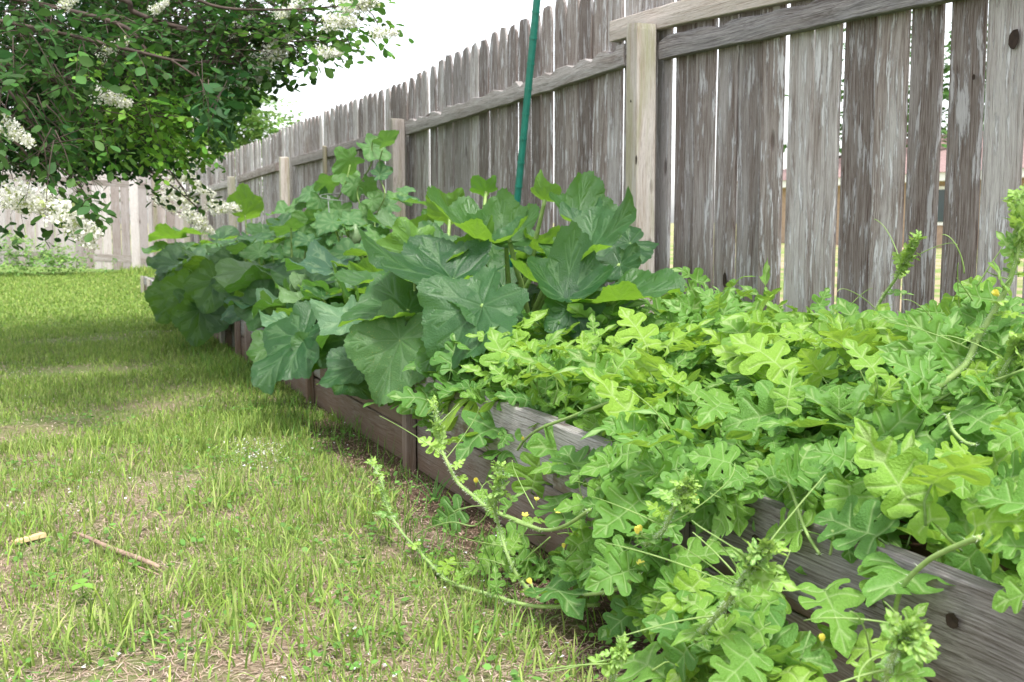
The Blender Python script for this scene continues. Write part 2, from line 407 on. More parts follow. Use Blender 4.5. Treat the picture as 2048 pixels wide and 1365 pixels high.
for sd, pbm, hh in ((3, [(1247, 131), (1100, 180), (950, 228), (808, 271)], .088), (4, [(778, 284), (583, 333)], .085),
                (5, [(552, 342), (475, 366)], .085), (6, [(455, 374), (380, 394)], .085)):
    e = (on_x(pbm[0][0], pbm[0][1], XR).y, on_x(pbm[-1][0], pbm[-1][1], XR).y)
    rail(lift(pbm, XR, hh), pbm, XR, .038, M_rail, sd, .012 if sd == 3 else .004, e)
# lower rail, hidden mostly by the plants
rail([(2300, 800), (2048, 745), (300, 480)], [(2300, 860), (2048, 790), (300, 487)], XR, .038, M_rail, 8, .004, (.8, 18.8))
# posts
def post(px, ptop, wd, mat, X=XR-.004, dep=.088, lean=0, parent=fence):
    p = on_x(px, ptop, X-dep/2); h = p.z; m = MB(); vs = []; f = []; b = .006
    ring = [(-.5+b/wd, -.5), (.5-b/wd, -.5), (.5, -.5+b/dep), (.5, .5-b/dep), (.5-b/wd, .5), (-.5+b/wd, .5), (-.5, .5-b/dep), (-.5, -.5+b/dep)]
    zs = [0, h*.25, h*.5, h*.75, h-.03, h]
    for z in zs:
        for (a, c_) in ring:
            k_ = .96 if z == h else 1
            vs.append((c_*dep*k_+.003*noise.noise(Vector((z*3, a, px))), a*wd*k_+lean*(z-h)+.003*noise.noise(Vector((z*3, c_, px+5))), z+(.012*a if z == h else 0)))
    for i in range(len(zs)-1):
        for q in range(8): q2 = (q+1) % 8; f.append((i*8+q, i*8+q2, (i+1)*8+q2, (i+1)*8+q))
    f.append(tuple((len(zs)-1)*8+q for q in range(8))); m.add(vs, f)
    return put('post', m.mesh('post', mat), parent, Matrix.Translation((X-dep/2, p.y, 0)))
post(1283, 48, .098, M_post, lean=.012)
post(793, 238, .095, M_post2)
post(568, 315, .09, M_post)
post(462, 354, .09, M_post2)
post(407, 372, .09, M_post2)
post(372, 388, .09, M_post2)
post(649, 293, .05, M_post2, dep=.03)
post(2700, -300, .09, M_post2)

# ------------------------------------------------------------ back fence
bf = empty('wooden_fence', (-1, 19.3, 0), 'pale haze-faded wooden fence across the far end of the yard, behind the flowering tree', 'fence')
by = 19.2; x = 2.36; i = 0
while x > -7.5:
    wd = .14; zb = .02+max(0, (1.9-x))*.06; h = 1.62
    me = picket(wd, h+U(-.01, .01), 900+i).mesh('picket', M_pick2)
    put('picket', me, bf, Matrix.Translation((x, by, zb)) @ Matrix.Rotation(PI/2, 4, 'Z'))
    x -= .1425+U(-.001, .003); i += 1
for zr, hh in ((1.33, .09), (.10, .12)):
    mb = MB(); zl = zr+.02; L = 9.7
    mb.box((-L/2, 0, 0), (L/2, .04, hh))
    vs = [(x_, y_, z_) for x_, y_, z_ in mb.v]
    mb.v = [(y_, x_, z_) for x_, y_, z_ in mb.v]; mb.f = [q[::-1] for q in mb.f]
    ang = math.atan(.06)
    put('rail', mb.mesh('rail', M_railx), bf, Matrix.Translation((2.3-L/2, by-.002, zr+.02+(L/2)*.06)) @ Matrix.Rotation(ang, 4, 'Y') @ Matrix.Rotation(PI/2, 4, 'Z'))
for xx in (1.9, -.6, -3.1):
    mb = MB(); mb.box((-.045, -.045, 0), (.045, .045, 1.7)); put('post', mb.mesh('post', M_post2), bf, Matrix.Translation((xx, by-.09, 0)))

# ------------------------------------------------------------ raised beds
XB = 1.20
def board(parent, y0, y1, z0, h, X, mat, thick=.035, seed=0, tilt=0, face='y'):
    n = max(4, int((y1-y0)/.15)); vs = []; f = []; yc = (y0+y1)/2
    for i in range(n+1):
        y = y0+(y1-y0)*i/n; w1 = .004*noise.noise(Vector((y*1.5, seed, 0))); w2 = .0025*noise.noise(Vector((y*9, seed, 4)))
        for (a, b) in ((0, .004), (-.001, h*.5), (0, h-.004+w2), (.004, h+w2), (thick, h+w2), (thick, 0), (.004, 0)):
            vs.append((a+w1, y-yc, b+tilt*(y-yc)))
    for i in range(n):
        for q in range(7): q2 = (q+1) % 7; f.append((i*7+q, (i+1)*7+q, (i+1)*7+q2, i*7+q2))
    f.append(tuple(range(7))); f.append(tuple(n*7+q for q in range(6, -1, -1)))
    m = MB(); m.add(vs, f)
    return put('board', m.mesh('board', mat), parent, Matrix.Translation((X, yc, z0)))
def stake(parent, x, y, h, wd=.045, dep=.03, mat=None):
    m = MB(); m.box((-dep/2, -wd/2, 0), (dep/2, wd/2, h)); me = m.mesh('stake', mat or M_stake)
    return put('stake', me, parent, Matrix.Translation((x, y, -.01)))
bed1 = empty('raised_bed', (1.8, 2.4, 0), 'tall grey board raised bed in the foreground holding the pale green watermelon vines', 'raised bed')
ys1 = on_plane(826, 900, XB).y; yj = on_plane(1106, 900, XB).y; yj2 = on_plane(1372, 1000, XB).y
for (a, b, sd) in ((.75, yj2-.002, 1), (yj2+.002, yj-.002, 2), (yj+.002, ys1-.03, 3)):
    board(bed1, a, b, .185, .168 if sd > 1 else .172, XB, M_bed, seed=sd, tilt=(0, .0, -.005, -.012)[sd])
for (a, b, sd) in ((.75, 1.75, 4), (1.754, yj-.1, 5), (yj-.096, ys1-.03, 6)):
    board(bed1, a, b, .0, .18, XB+.004, M_bedlow, seed=sd)
stake(bed1, XB-.017, ys1-.012, .29, .04, .034); stake(bed1, XB-.014, ys1+.032, .28, .028, .02)
stake(bed1, XB-.014, yj2, .345, .035, .022)
stake(bed1, XB+.06, yj, .33)
bed2 = empty('raised_bed', (1.8, 6, 0), 'low soil stained board bed under the big leaved squash, middle of the row', 'raised bed')
y2 = on_plane(478, 690, XB).y
board(bed2, ys1+.05, ys1+1.5, .0, .125, XB+.002, M_bedlow, seed=11); board(bed2, ys1+.05, ys1+1.35, .130, .105, XB, M_bedlow, seed=12)
board(bed2, ys1+1.504, y2, .0, .13, XB+.002, M_bedlow, seed=13); board(bed2, ys1+1.354, y2, .135, .10, XB, M_bed, seed=14)
for q in (ys1+1.5, y2-.06, y2-.42): stake(bed2, XB-.017, q, .255)
bed3 = empty('raised_bed', (1.8, 12, 0), 'farthest low board bed with grey corner stakes near the back fence', 'raised bed')
y3 = on_plane(287, 560, XB).y
board(bed3, y2+.5, y3, .0, .1, XB+.002, M_bedlow, seed=15); board(bed3, y2+.5, y3, .104, .1, XB, M_bed, seed=16)
for q in (y3-.03, y3-.8, y2+.55): stake(bed3, XB-.02, q, .22, .07, .03, M_post2)
for bd, a, b in ((bed1, .75, ys1), (bed2, ys1+.05, y2), (bed3, y2+.5, y3)):   # end boards
    for yy in (a, b):
        m = MB(); m.box((0, -.017, 0), (2.30-XB-.04, .017, .19)); put('end_board', m.mesh('end_board', M_bed), bd, Matrix.Translation((XB+.04, yy+(.018 if yy == a else -.018), 0)))
def soil(a, b, z):
    n = int((b-a)/.08); vs = []; f = []
    for j in range(n+1):
        for i in range(13):
            x_ = XB+.036+(2.32-XB-.036)*i/12; y_ = a+(b-a)*j/n
            vs.append((x_, y_, z+.012*noise.noise(Vector((x_*8, y_*8, 0)))))
    for j in range(n):
        for i in range(12): q = j*13+i; f.append((q, q+1, q+14, q+13))
    me = bpy.data.meshes.new('soil'); me.from_pydata(vs, [], f); me.materials.append(M_soil); tag(put('soil', me), kind='structure')
soil(.79, ys1-.04, .28); soil(ys1+.09, y2-.04, .2); soil(y2+.54, y3-.04, .15)

M_knot = simple('dark wood knot', (.035, .022, .016), .9, .4, 90)
def knot(parent, p, ax, bx, r1, r2):
    ax = Vector(ax); bx = Vector(bx); n_ = ax.cross(bx); vs = [p+n_*-.0006]; N = 14
    for q in range(N): vs.append(p+(ax*math.cos(q*2*PI/N)*r1+bx*math.sin(q*2*PI/N)*r2)*U(.85, 1.15)+n_*.0012)
    m = MB(); m.add(vs, [(0, q+1, (q+1) % N+1) for q in range(N)]); m.build('knot', M_knot, parent)
for (px, py, r1, r2) in ((1905, 1241, .013, .011), (1737, 1202, .012, .009), (1512, 1078, .012, .008), (948, 840, .007, .009)):
    p = on_plane(px, py, XB-.0055); knot(bed1, p, (0, -1, 0), (0, 0, 1), r1, r2)
for (px, py, r1, r2) in ((1273, 320, .007, .020), (1262, 203, .005, .006)):
    p = on_plane(px, py, XR-.004-.088-.0055); knot(fence, p, (0, -1, 0), (0, 0, 1), r1, r2)
for (px, py, r1, r2) in ((2028, 78, .016, .026), (1948, 155, .006, .008), (1450, 560, .012, .03), (1440, 620, .01, .04)):
    p = on_plane(px, py, XF-.009); knot(fence, p, (0, -1, 0), (0, 0, 1), r1, r2)
# ------------------------------------------------------------ leaf meshes
def seg_dist(p, a, b):
    ab = b-a; t = max(0, min(1, (p-a).dot(ab)/max(1e-9, ab.length_squared))); return (p-(a+ab*t)).length
def cdt_leaf(name, outline, veins, zf, mat, grid=.11, petiole=None, subv=3):
    pts = [Vector(p) for p in outline]; n = len(pts)
    edges = []
    allp = list(pts)
    segs = []
    for a, b in veins:
        a = Vector(a); b = Vector(b); prev = None
        for i in range(subv+1):
            q = a+(b-a)*i/subv; allp.append(q); j = len(allp)-1
            if prev is not None: edges.append((prev, j))
            prev = j
        segs.append((a, b))
    xs_ = [p.x for p in pts]; ys_ = [p.y for p in pts]
    y = min(ys_)+grid/2; row = 0
    while y < max(ys_):
        x_ = min(xs_)+(grid/2 if row % 2 else 0)
        while x_ < max(xs_):
            q = Vector((x_, y))
            if all(seg_dist(q, a, b) > grid*.28 for a, b in segs): allp.append(q)
            x_ += grid
        y += grid*.87; row += 1
    r = delaunay_2d_cdt(allp, edges, [tuple(range(n))], 1, 1e-5)
    v2, f2, of = r[0], r[2], r[5]
    faces = [tuple(f) for f, o_ in zip(f2, of) if len(o_) > 0] or [tuple(f) for f in f2]
    used = sorted({i for f in faces for i in f}); mp = {o_: i for i, o_ in enumerate(used)}
    faces = [tuple(mp[i] for i in f) for f in faces]
    vd = [min(seg_dist(v2[i], a, b) for a, b in segs) for i in used]
    vs_ = [(v2[i].x, v2[i].y, zf(v2[i].x, v2[i].y, d)) for i, d in zip(used, vd)]
    if petiole:
        m = MB(); m.tube(petiole[0], petiole[1], 4); b0 = len(vs_); vs_ += m.v; faces += [tuple(i+b0 for i in f) for f in m.f]; vd += [.004]*len(m.v)
    me = bpy.data.meshes.new(name); me.from_pydata(vs_, [], faces); me.materials.append(mat)
    a_ = me.attributes.new('veind', 'FLOAT', 'POINT'); a_.data.foreach_set('value', vd)
    me.polygons.foreach_set('use_smooth', [True]*len(me.polygons))
    return me
def wm_leaf(seed, mat, young=False, grid=.078):
    r = random.Random(seed); u = r.uniform
    dp = u(.7, 1.08) if not young else u(.95, 1.18)     # sinus depth factor
    wl = (u(.78, 1.05) if not young else u(.55, .8))
    L = [(.0, .0), (.09, -.045), (.20, -.13), (.33, -.15), (.42, -.07), (.43, .03), (.36, .10), (.24, .125), ('s', .16, .165),
         (.24, .19), (.36, .17), (.50, .20), (.57, .29), (.55, .39), (.46, .44), (.33, .43), (.22, .42), ('s', .13, .455),
         (.19, .50), (.28, .51), (.37, .56), (.39, .65), (.33, .71), (.22, .70), ('s', .115, .715),
         (.17, .76), (.205, .84), (.17, .92), (.09, .98), (0, 1.05)]
    def side(sg):
        o_ = []; sc_ = [u(.85, 1.15) for _ in range(4)]; q = 0; sh = [u(-.03, .03) for _ in range(4)]
        for p in L:
            if p[0] == 's': o_.append(((p[1]+(1-dp)*.16)*wl, p[2]+sh[q]*.5)); q += 1
            else:
                k_ = sc_[min(q, 3)] if p[0] > .05 else 1
                o_.append((p[0]*wl*k_+u(-.012, .012)*(p[0] > 0), p[1]+(sh[min(q, 3)] if 0 < p[0] else 0)+u(-.01, .01)*(p[0] > 0)))
        return [(sg*a, b) for a, b in o_]
    R_ = side(1); L_ = side(-1)[1:-1][::-1]
    ctrl = [Vector((a, b, 0)) for a, b in R_+L_]
    out = []
    n = len(ctrl)
    for i in range(n):
        a, b, c_, d = ctrl[i-1], ctrl[i], ctrl[(i+1) % n], ctrl[(i+2) % n]
        if i == 0 or i == len(R_)-1: out.append((b.x, b.y))
        else: out.append((b.x, b.y))
        t = .5; m_ = .5*((2*b)+(c_-a)*t+(2*a-5*b+4*c_-d)*t*t+(3*b-a-3*c_+d)*t**3)
        out.append((m_.x+u(-.006, .006), m_.y+u(-.006, .006)))
    V = [((0, .01), (0, .97))]
    for sg in (1, -1):
        V += [((0, .03), (sg*.33*wl, -.04)), ((0, .17), (sg*.46*wl, .32)), ((0, .46), (sg*.31*wl, .62)), ((0, .72), (sg*.13*wl, .86))]
    fold = u(.05, .35); dr = u(.1, .5); cu = u(-.25, .35); wv = u(.02, .06); ph = u(0, 6); tw = u(-.2, .2)
    def zf(x_, y_, d):
        ax = abs(x_)
        return fold*ax - dr*y_*y_*.8 - cu*1.6*ax*ax + wv*1.7*math.sin(9*x_+ph)*math.sin(7*y_+ph*2)*1.0 + min(d, .06)*.22 + tw*x_*y_ + .02*noise.noise(Vector((x_*7, y_*7, seed)))
    pl_ = u(.25, .5)
    pet = ([(0, .02, .0), (0, -.1*pl_, -.03), (0, -.5*pl_, -.12), (u(-.1, .1), -.9*pl_, -.35)], [.014, .014, .016, .02])
    return cdt_leaf('leaf', out, V, zf, mat, grid, pet)
def sq_leaf(seed, mat, cup=.2, wave=.1, droop=.2, fold=0, grid=.12, lobes=.07, tooth=.012, name='leaf', lob5=5, pet=False):
    r = random.Random(seed); u = r.uniform; ph = u(0, 6); ph2 = u(0, 6)
    nn = 130 if grid < .09 else 72; out = []
    asym = u(-.05, .05)
    def rad(p):
        a = abs(p); rr = .76+.20*math.cos(p)-.02*(a/PI)**2
        rr += lobes*1.25*math.cos(lob5*p)*(1 if a < 2.6 else .3)+asym*math.sin(p)+.03*math.sin(3*p+ph)+.02*math.sin(7*p+ph2)+.012*math.sin(23*p+ph)+.01*math.sin(37*p+ph2)
        e = (PI-a)/.55
        if e < 1: rr *= .22+.78*math.sqrt(max(0, e*(2-e)))
        return rr
    for i in range(nn):
        p = -PI+2*PI*(i+.5)/nn
        rr = rad(p)*(1+(tooth*(1 if i % 2 else -1)))+u(-.004, .004)
        out.append((math.sin(p)*rr, math.cos(p)*rr))
    V = []
    for a in (0, .62, -.62, 1.25, -1.25, 2.0, -2.0, 2.6, -2.6):
        L_ = rad(a)*.93; V.append(((.012*math.sin(a), .012*math.cos(a)), (math.sin(a)*L_, math.cos(a)*L_)))
        if abs(a) < 2.1:
            for t in (.42, .68):
                for s in (.38, -.38):
                    l2 = L_*(1-t)*.75
                    bx, by_ = math.sin(a)*L_*t, math.cos(a)*L_*t
                    V.append(((bx, by_), (bx+math.sin(a+s)*l2, by_+math.cos(a+s)*l2)))
    wn = r.choice([2, 3, 4])
    def zf(x_, y_, d):
        rr = math.hypot(x_, y_); p = math.atan2(x_, y_)
        z = cup*rr**1.6+wave*rr**2*math.sin(wn*p+ph)+wave*.35*rr**3*math.sin((wn+4)*p+ph2)
        z += wave*.26*rr**4*math.sin(15*p+ph)+wave*.2*rr**4*math.sin(9*p+ph2)
        z -= droop*max(0, y_)**2+0*droop; z += fold*abs(x_)
        z += min(d, .035)*.14+.04*noise.noise(Vector((x_*4, y_*4, seed)))+.02*noise.noise(Vector((x_*11, y_*11, seed)))
        return z
    pp = ([(0, 0, 0), (0, -.1, -.12), (0, -.3, -.5), (0, -.35, -.9)], [.022, .02, .022, .026]) if pet else None
    return cdt_leaf(name, out, V, zf, mat, grid, pp, subv=2)
def frame(pos, tip, nrm, size):
    y_ = Vector(tip).normalized(); z_ = Vector(nrm); z_ = z_-y_*z_.dot(y_)
    z_ = z_.normalized() if z_.length > 1e-4 else y_.orthogonal().normalized()
    x_ = y_.cross(z_)
    R_ = Matrix((x_, y_, z_)).transposed().to_4x4()
    return Matrix.Translation(pos) @ R_ @ Matrix.Scale(size, 4)

# ------------------------------------------------------------ squash plant (big leaves)
sq = empty('squash_plant', (1.8, 4.6, .2), 'large dark leaved squash plant with broad cupped leaves, in front of the green pole', 'squash plant')
stems = MB()
def petiole(p, base, r0=.009, r1=.013, mb=None):
    p = Vector(p); base = Vector(base); mid = p.lerp(base, .45)+Vector((0, 0, .04))
    pts = smoothline([p, p.lerp(mid, .5)+Vector((0, 0, -.01)), mid, base], 4)
    (mb if mb is not None else stems).tube(pts, [r0+(r1-r0)*i/(len(pts)-1) for i in range(len(pts))], 6)
# hero: attach px, tip px, X plane attach, X plane tip, normal mix (up, cam, right), width factor size(m), cup, wave, droop, fold, mat
H = [
 ((958, 478), (822, 432), 1.62, 1.52, (1, .75, .1), .27, .30, .10, .10, 0, M_sq),
 ((1012, 482), (975, 388), 1.72, 1.82, (.9, .15, 0), .24, .7, .10, .0, 0, M_sq),
 ((1018, 478), (1085, 440), 1.68, 1.66, (1, .6, .3), .15, .25, .10, .1, 0, M_sq),
 ((905, 560), (722, 574), 1.48, 1.36, (1, .7, 0), .34, .25, .10, .10, .1, M_sq),
 ((815, 622), (640, 643), 1.36, 1.20, (1, .8, .0), .30, .15, .14, .25, 0, M_sq),
 ((965, 612), (850, 715), 1.42, 1.25, (1, 1.0, .1), .29, -.05, .12, .35, .0, M_sq),
 ((960, 606), (1048, 640), 1.44, 1.46, (.7, 1.1, .4), .21, -.10, .12, .2, 0, M_sq),
 ((604, 676), (508, 770), 1.10, .98, (.8, 1.3, -.4), .29, .0, .16, .35, .1, M_sq),
 ((715, 733), (640, 772), 1.20, 1.12, (.8, 1.2, -.1), .20, .05, .12, .3, .1, M_sq),
 ((800, 680), (748, 802), 1.28, 1.16, (.4, 1.2, -.1), .29, -.05, .12, .3, .0, M_sqy),
 ((668, 541), (572, 543), 1.42, 1.30, (1, .7, -.1), .25, .12, .10, .2, 0, M_sqd),
 ((835, 500), (740, 520), 1.60, 1.5, (.3, -.8, -.6), .20, .2, .15, .1, 0, M_sq),
 ((1132, 594), (1145, 520), 1.62, 1.85, (1, -.28, .0), .235, .85, .08, .0, 0, M_sq),
 ((1156, 445), (1150, 360), 1.82, 1.95, (1, .45, .1), .22, .60, .14, .0, 0, M_sq),
 ((1160, 450), (1210, 440), 1.78, 1.80, (1, -.4, .2), .16, .6, .12, .0, 0, M_sq),
 ((1182, 505), (1296, 440), 1.74, 1.86, (.9, .9, -.5), .24, .25, .14, .1, .1, M_sq),
 ((1228, 602), (1368, 586), 1.72, 1.80, (.9, .9, .0), .27, .15, .10, .15, .1, M_sq),
 ((1010, 610), (960, 560), 1.62, 1.75, (.9, .9, .0), .20, .1, .1, .1, 0, M_sq),
 ((1140, 620), (1185, 680), 1.62, 1.55, (.6, 1.1, .2), .21, .1, .1, .2, 0, M_sq),
 ((1200, 640), (1290, 672), 1.72, 1.72, (.6, 1, .2), .20, .1, .1, .2, 0, M_sq),
 ((972, 384), (945, 362), 1.9, 1.95, (.4, -.8, .2), .10, .3, .1, .1, 0, M_sqy),
 ((1070, 500), (1045, 475), 1.8, 1.85, (.8, .6, .2), .13, .3, .1, .1, 0, M_sq),
 ((1120, 500), (1100, 520), 1.85, 1.8, (.5, .9, .2), .17, .1, .1, .1, 0, M_sq),
 ((1110, 660), (1060, 640), 1.7, 1.66, (.7, 1.1, .2), .18, .1, .1, .1, 0, M_sq),
 ((1240, 530), (1275, 545), 1.95, 1.98, (.4, 1.1, .2), .20, .2, .15, .1, 0, M_sq),
 ((740, 600), (655, 605), 1.5, 1.42, (1, .6, .2), .22, .1, .14, .2, 0, M_sqd),
 ((640, 640), (530, 640), 1.30, 1.18, (1, .55, .1), .24, .1, .14, .25, 0, M_sqd),
 ((590, 655), (505, 650), 1.12, 1.02, (1, .5, .1), .17, .1, .14, .25, 0, M_sqd),
 ((720, 690), (620, 720), 1.30, 1.24, (.5, 1, .1), .26, .1, .12, .25, 0, M_sq),
 ((880, 700), (930, 760), 1.34, 1.30, (.4, 1, .1), .22, .1, .12, .25, 0, M_sq),
 ((700, 760), (745, 800), 1.24, 1.2, (.3, 1, .1), .17, .1, .12, .25, 0, M_sq),
 ((560, 690), (500, 720), 1.14, 1.0, (.7, 1.1, -.3), .20, .1, .2, .3, 0, M_sq),
 ((640, 700), (600, 745), 1.16, 1.0, (.7, 1.1, -.1), .20, .1, .2, .3, 0, M_sq),
 ((700, 640), (640, 690), 1.24, 1.0, (.9, .9, -.1), .22, .2, .2, .25, 0, M_sqd),
 ((560, 610), (505, 625), 1.22, 1.0, (1, .6, -.1), .20, .15, .2, .2, 0, M_sqd),
 ((630, 590), (560, 600), 1.34, 1.0, (1, .5, -.1), .21, .2, .2, .2, 0, M_sqd),
 ((500, 590), (450, 600), 1.20, 1.0, (.9, .7, -.1), .19, .15, .2, .2, 0, M_sq),
 ((760, 555), (700, 560), 1.55, 1.0, (1, -.25, -.1), .20, .3, .2, .1, 0, M_sq),
 ((930, 520), (990, 500), 1.6, 1.0, (1, -.2, .2), .17, .4, .15, .0, 0, M_sq),
 ((1060, 560), (1010, 540), 1.6, 1.0, (1, .8, 0), .18, .3, .15, .1, 0, M_sq),
 ((1090, 400), (1070, 375), 1.9, 1.0, (1, -.3, 0), .16, .4, .15, .1, 0, M_sq),
 ((810, 560), (770, 500), 1.62, 1.7, (.9, .5, .1), .22, .3, .12, .15, 0, M_sq),
 ((900, 430), (860, 400), 1.85, 1.9, (.8, -.3, .1), .17, .4, .14, .1, 0, M_sq),
 ((790, 460), (720, 450), 1.75, 1.7, (1, .4, .1), .18, .2, .14, .1, 0, M_sqd),
 ((820, 480), (870, 450), 1.75, 1.8, (.8, -.3, .1), .18, .3, .14, .1, 0, M_sq),
 ((850, 640), (905, 600), 1.6, 1.65, (.9, .6, .1), .22, .2, .14, .1, 0, M_sq),
]
for i, (a, t, xa, xt, nm, sz, cup, wv, dr, fo, mt) in enumerate(H):
    A = on_x(*a, xa); T = at(t[0], t[1], proj(A)[2]*(.985 if cup < .5 else 1.04)); tocam = (EYE-A).normalized(); sm = sz*.66
    sm = max(.8*sm, min(1.25*sm, (T-A).length/1.04)) if cup < .5 else sm
    rv = random.Random(i*5+2); kc = (.40 if nm[0] > .75 else .6) if cup < .5 and nm[1] > 0 else 1
    n_ = Vector((rv.gauss(0, .22), rv.gauss(0, .15), nm[0]))+tocam*nm[1]*kc+RT*nm[2]
    me = sq_leaf(i+1, mt, cup+(.18 if cup < .5 else 0), wv*rv.uniform(.8, 1.5), dr*rv.uniform(.8, 1.3), fo*.5, .066, lobes=rv.uniform(.06, .11))
    o = put('leaf', me, sq, frame(A, T-A, n_, sm))
    if mt is M_sqy: o['label'] = 'yellow mottled leaf'
    zb = .24; base = Vector((1.75+U(-.12, .12), A.y*.5+4.45*.5+U(-.25, .25), zb))
    if i in (7,): base = on_x(735, 705, 1.4)
    m = MB(); petiole(A, base, .008, .013, m); m.build('petiole', M_stem, sq, True)
# interior filler leaves of the squash
sqv = [sq_leaf(200+i, M_sq, U(.0, .35), .13, .2, U(0, .15), .095) for i in range(7)]
sqd = [sq_leaf(220+i, M_sqd, U(.0, .3), .13, .2, U(0, .15), .095) for i in range(3)]
def fill_squash(plant, n, xr, yr, zt, sizes, seed, mats, pet=True, zlow=.25, bias=.35):
    r = random.Random(seed); mb = MB()
    for i in range(n):
        y_ = r.uniform(*yr); x_ = shx(r.uniform(*xr)); zz = zlow+(zt(x_, y_)-zlow)*r.uniform(.15, 1.0)
        P = Vector((x_, y_, zz)); tc_ = (EYE-P).normalized()
        ang = r.uniform(-PI, PI); d = Vector((math.cos(ang)-.5, math.sin(ang)-.3, r.uniform(-.6, .25)))
        n_ = Vector((r.gauss(0, .4), r.gauss(0, .4), 1))+tc_*bias*r.uniform(.3, 2)
        s = r.uniform(*sizes)
        put('leaf', r.choice(mats), plant, frame(P, d, n_, s))
        if pet: petiole(P, (min(2.2, max(1.3, x_+r.uniform(-.05, .25))), y_+r.uniform(-.1, .2), .2), .005, .009, mb)
    if pet: mb.build('petiole', M_stem, plant, True)
fill_squash(sq, 80, (1.40, 2.15), (3.7, 5.3), lambda x_, y_: .70+.20*(x_-1.4), (.12, .19), 3, sqv)
fill_squash(sq, 34, (1.15, 1.5), (4.3, 6.2), lambda x_, y_: .62, (.13, .2), 5, sqv+sqd)

# ------------------------------------------------------------ cucumber vine in cage (middle)
cu_m = [sq_leaf(300+i, M_cu, U(0, .3), .14, .25, U(0, .2), .12, .11, .012, lob5=5) for i in range(6)]
cu = empty('cucumber_vine', (1.9, 7, .2), 'small leaved cucumber vine climbing the wire cage, between the two squash plants', 'vine')
fill_squash(cu, 105, (1.30, 2.2), (5.6, 7.6), lambda x_, y_: .80+.25*(x_-1.4), (.075, .135), 8, cu_m, bias=.6)
for (px, py, X, s, dx, dy, nm) in ((742, 295, 2.0, .13, .3, -.2, (.5, .6)), (770, 285, 2.02, .10, .8, .6, (1, -.5)), (700, 320, 1.95, .13, -.7, -.4, (.4, -.7)), (690, 345, 1.95, .11, .2, -1, (.3, -.8)),
     (708, 372, 1.95, .10, .1, -1, (.3, 1)), (735, 370, 2.0, .10, .6, -.5, (.5, -.5)), (660, 365, 1.9, .11, -.8, -.3, (.6, -.6)), (620, 385, 1.85, .13, -.8, -.5, (1, .5)), (745, 400, 2.0, .09, .6, -.2, (.4, .8)),
     (640, 400, 1.85, .12, .2, -.8, (.4, .8)), (680, 420, 1.9, .12, -.3, -.8, (.5, .8)), (600, 410, 1.8, .12, -.5, -.2, (.9, .6)), (760, 350, 2.0, .08, .5, .2, (.4, .6)), (790, 400, 1.98, .10, .8, -.2, (1, .3)),
     (815, 405, 1.98, .12, .9, -.1, (1, .2)), (805, 380, 2.0, .07, .9, 0, (1, .4)), (655, 440, 1.85, .12, .2, -.9, (.4, 1)), (700, 445, 1.9, .11, .4, -.6, (.6, .8)), (620, 440, 1.8, .13, -.4, -.6, (.7, .8)),
     (725, 425, 1.95, .10, .5, -.4, (.6, .8)), (570, 425, 1.8, .13, -.6, -.1, (1, .4)), (765, 440, 1.95, .12, .8, -.1, (1, .4)), (750, 470, 1.9, .13, .7, -.3, (1, .5)),
     (790, 500, 1.8, .14, .6, -.4, (.9, .7)), (650, 480, 1.8, .13, -.5, -.5, (.7, .9)), (600, 500, 1.7, .13, -.5, -.5, (.8, .9)), (560, 520, 1.6, .14, -.5, -.6, (.6, 1))):
    A = on_x(px, py, X); tc_ = (EYE-A).normalized()
    put('leaf', random.choice(cu_m), cu, frame(A, RT*dx+UPV*dy, Vector((0, 0, nm[0]))+tc_*nm[1]+Vector((U(-.2, .2), 0, 0)), s))
mb = MB()
mb.tube(smoothline([on_x(700, 470, 1.95), on_x(722, 430, 1.97), on_x(715, 380, 1.97), on_x(742, 330, 2), on_x(745, 285, 2.0), on_x(765, 275, 2.02)]), .005, 5)
mb.tube(smoothline([on_x(640, 520, 1.8), on_x(650, 470, 1.85), on_x(665, 420, 1.9), on_x(690, 370, 1.92), on_x(700, 330, 1.95)]), .005, 5)
mb.tube(smoothline([on_x(752, 382, 2), on_x(775, 388, 2), on_x(805, 393, 2)]), .002, 4)
mb.tube(smoothline([on_x(755, 500, 1.95), on_x(750, 440, 1.97), on_x(770, 390, 2), on_x(756, 345, 2), on_x(765, 300, 2.0)]), .004, 5)
mb.build('stem', M_stem, cu, True)
A = on_x(711, 470, 1.85); mb = MB(); n = 9
mb.tube([A+Vector((0, 0, .065-.015*i)) for i in range(n+1)], [.004, .018, .029, .034, .037, .038, .037, .033, .024, .008], 12)
o = mb.build('fruit', M_fruit, cu, True)
cg = empty('wire_cage', (2.0, 6.9, 0), 'thin wire plant cage with round hoops holding up the cucumber vine', 'plant cage')
cc = on_x(700, 400, 1.98); 
for zc_, rr in ((1.02, .20), (.78, .18), (.5, .16)):
    mb = MB(); mb.tube([(cc.x+rr*math.cos(q*PI/12), cc.y+rr*math.sin(q*PI/12), zc_+.03*math.sin(q*PI/12)) for q in range(25)], .0028, 5); mb.build('hoop', M_wire, cg, True)
for q in range(4):
    an = q*PI/2+.5; mb = MB(); mb.tube([(cc.x+.20*math.cos(an), cc.y+.20*math.sin(an), 1.03), (cc.x+.12*math.cos(an), cc.y+.12*math.sin(an), .05)], .0028, 5); mb.build('upright', M_wire, cg, True)

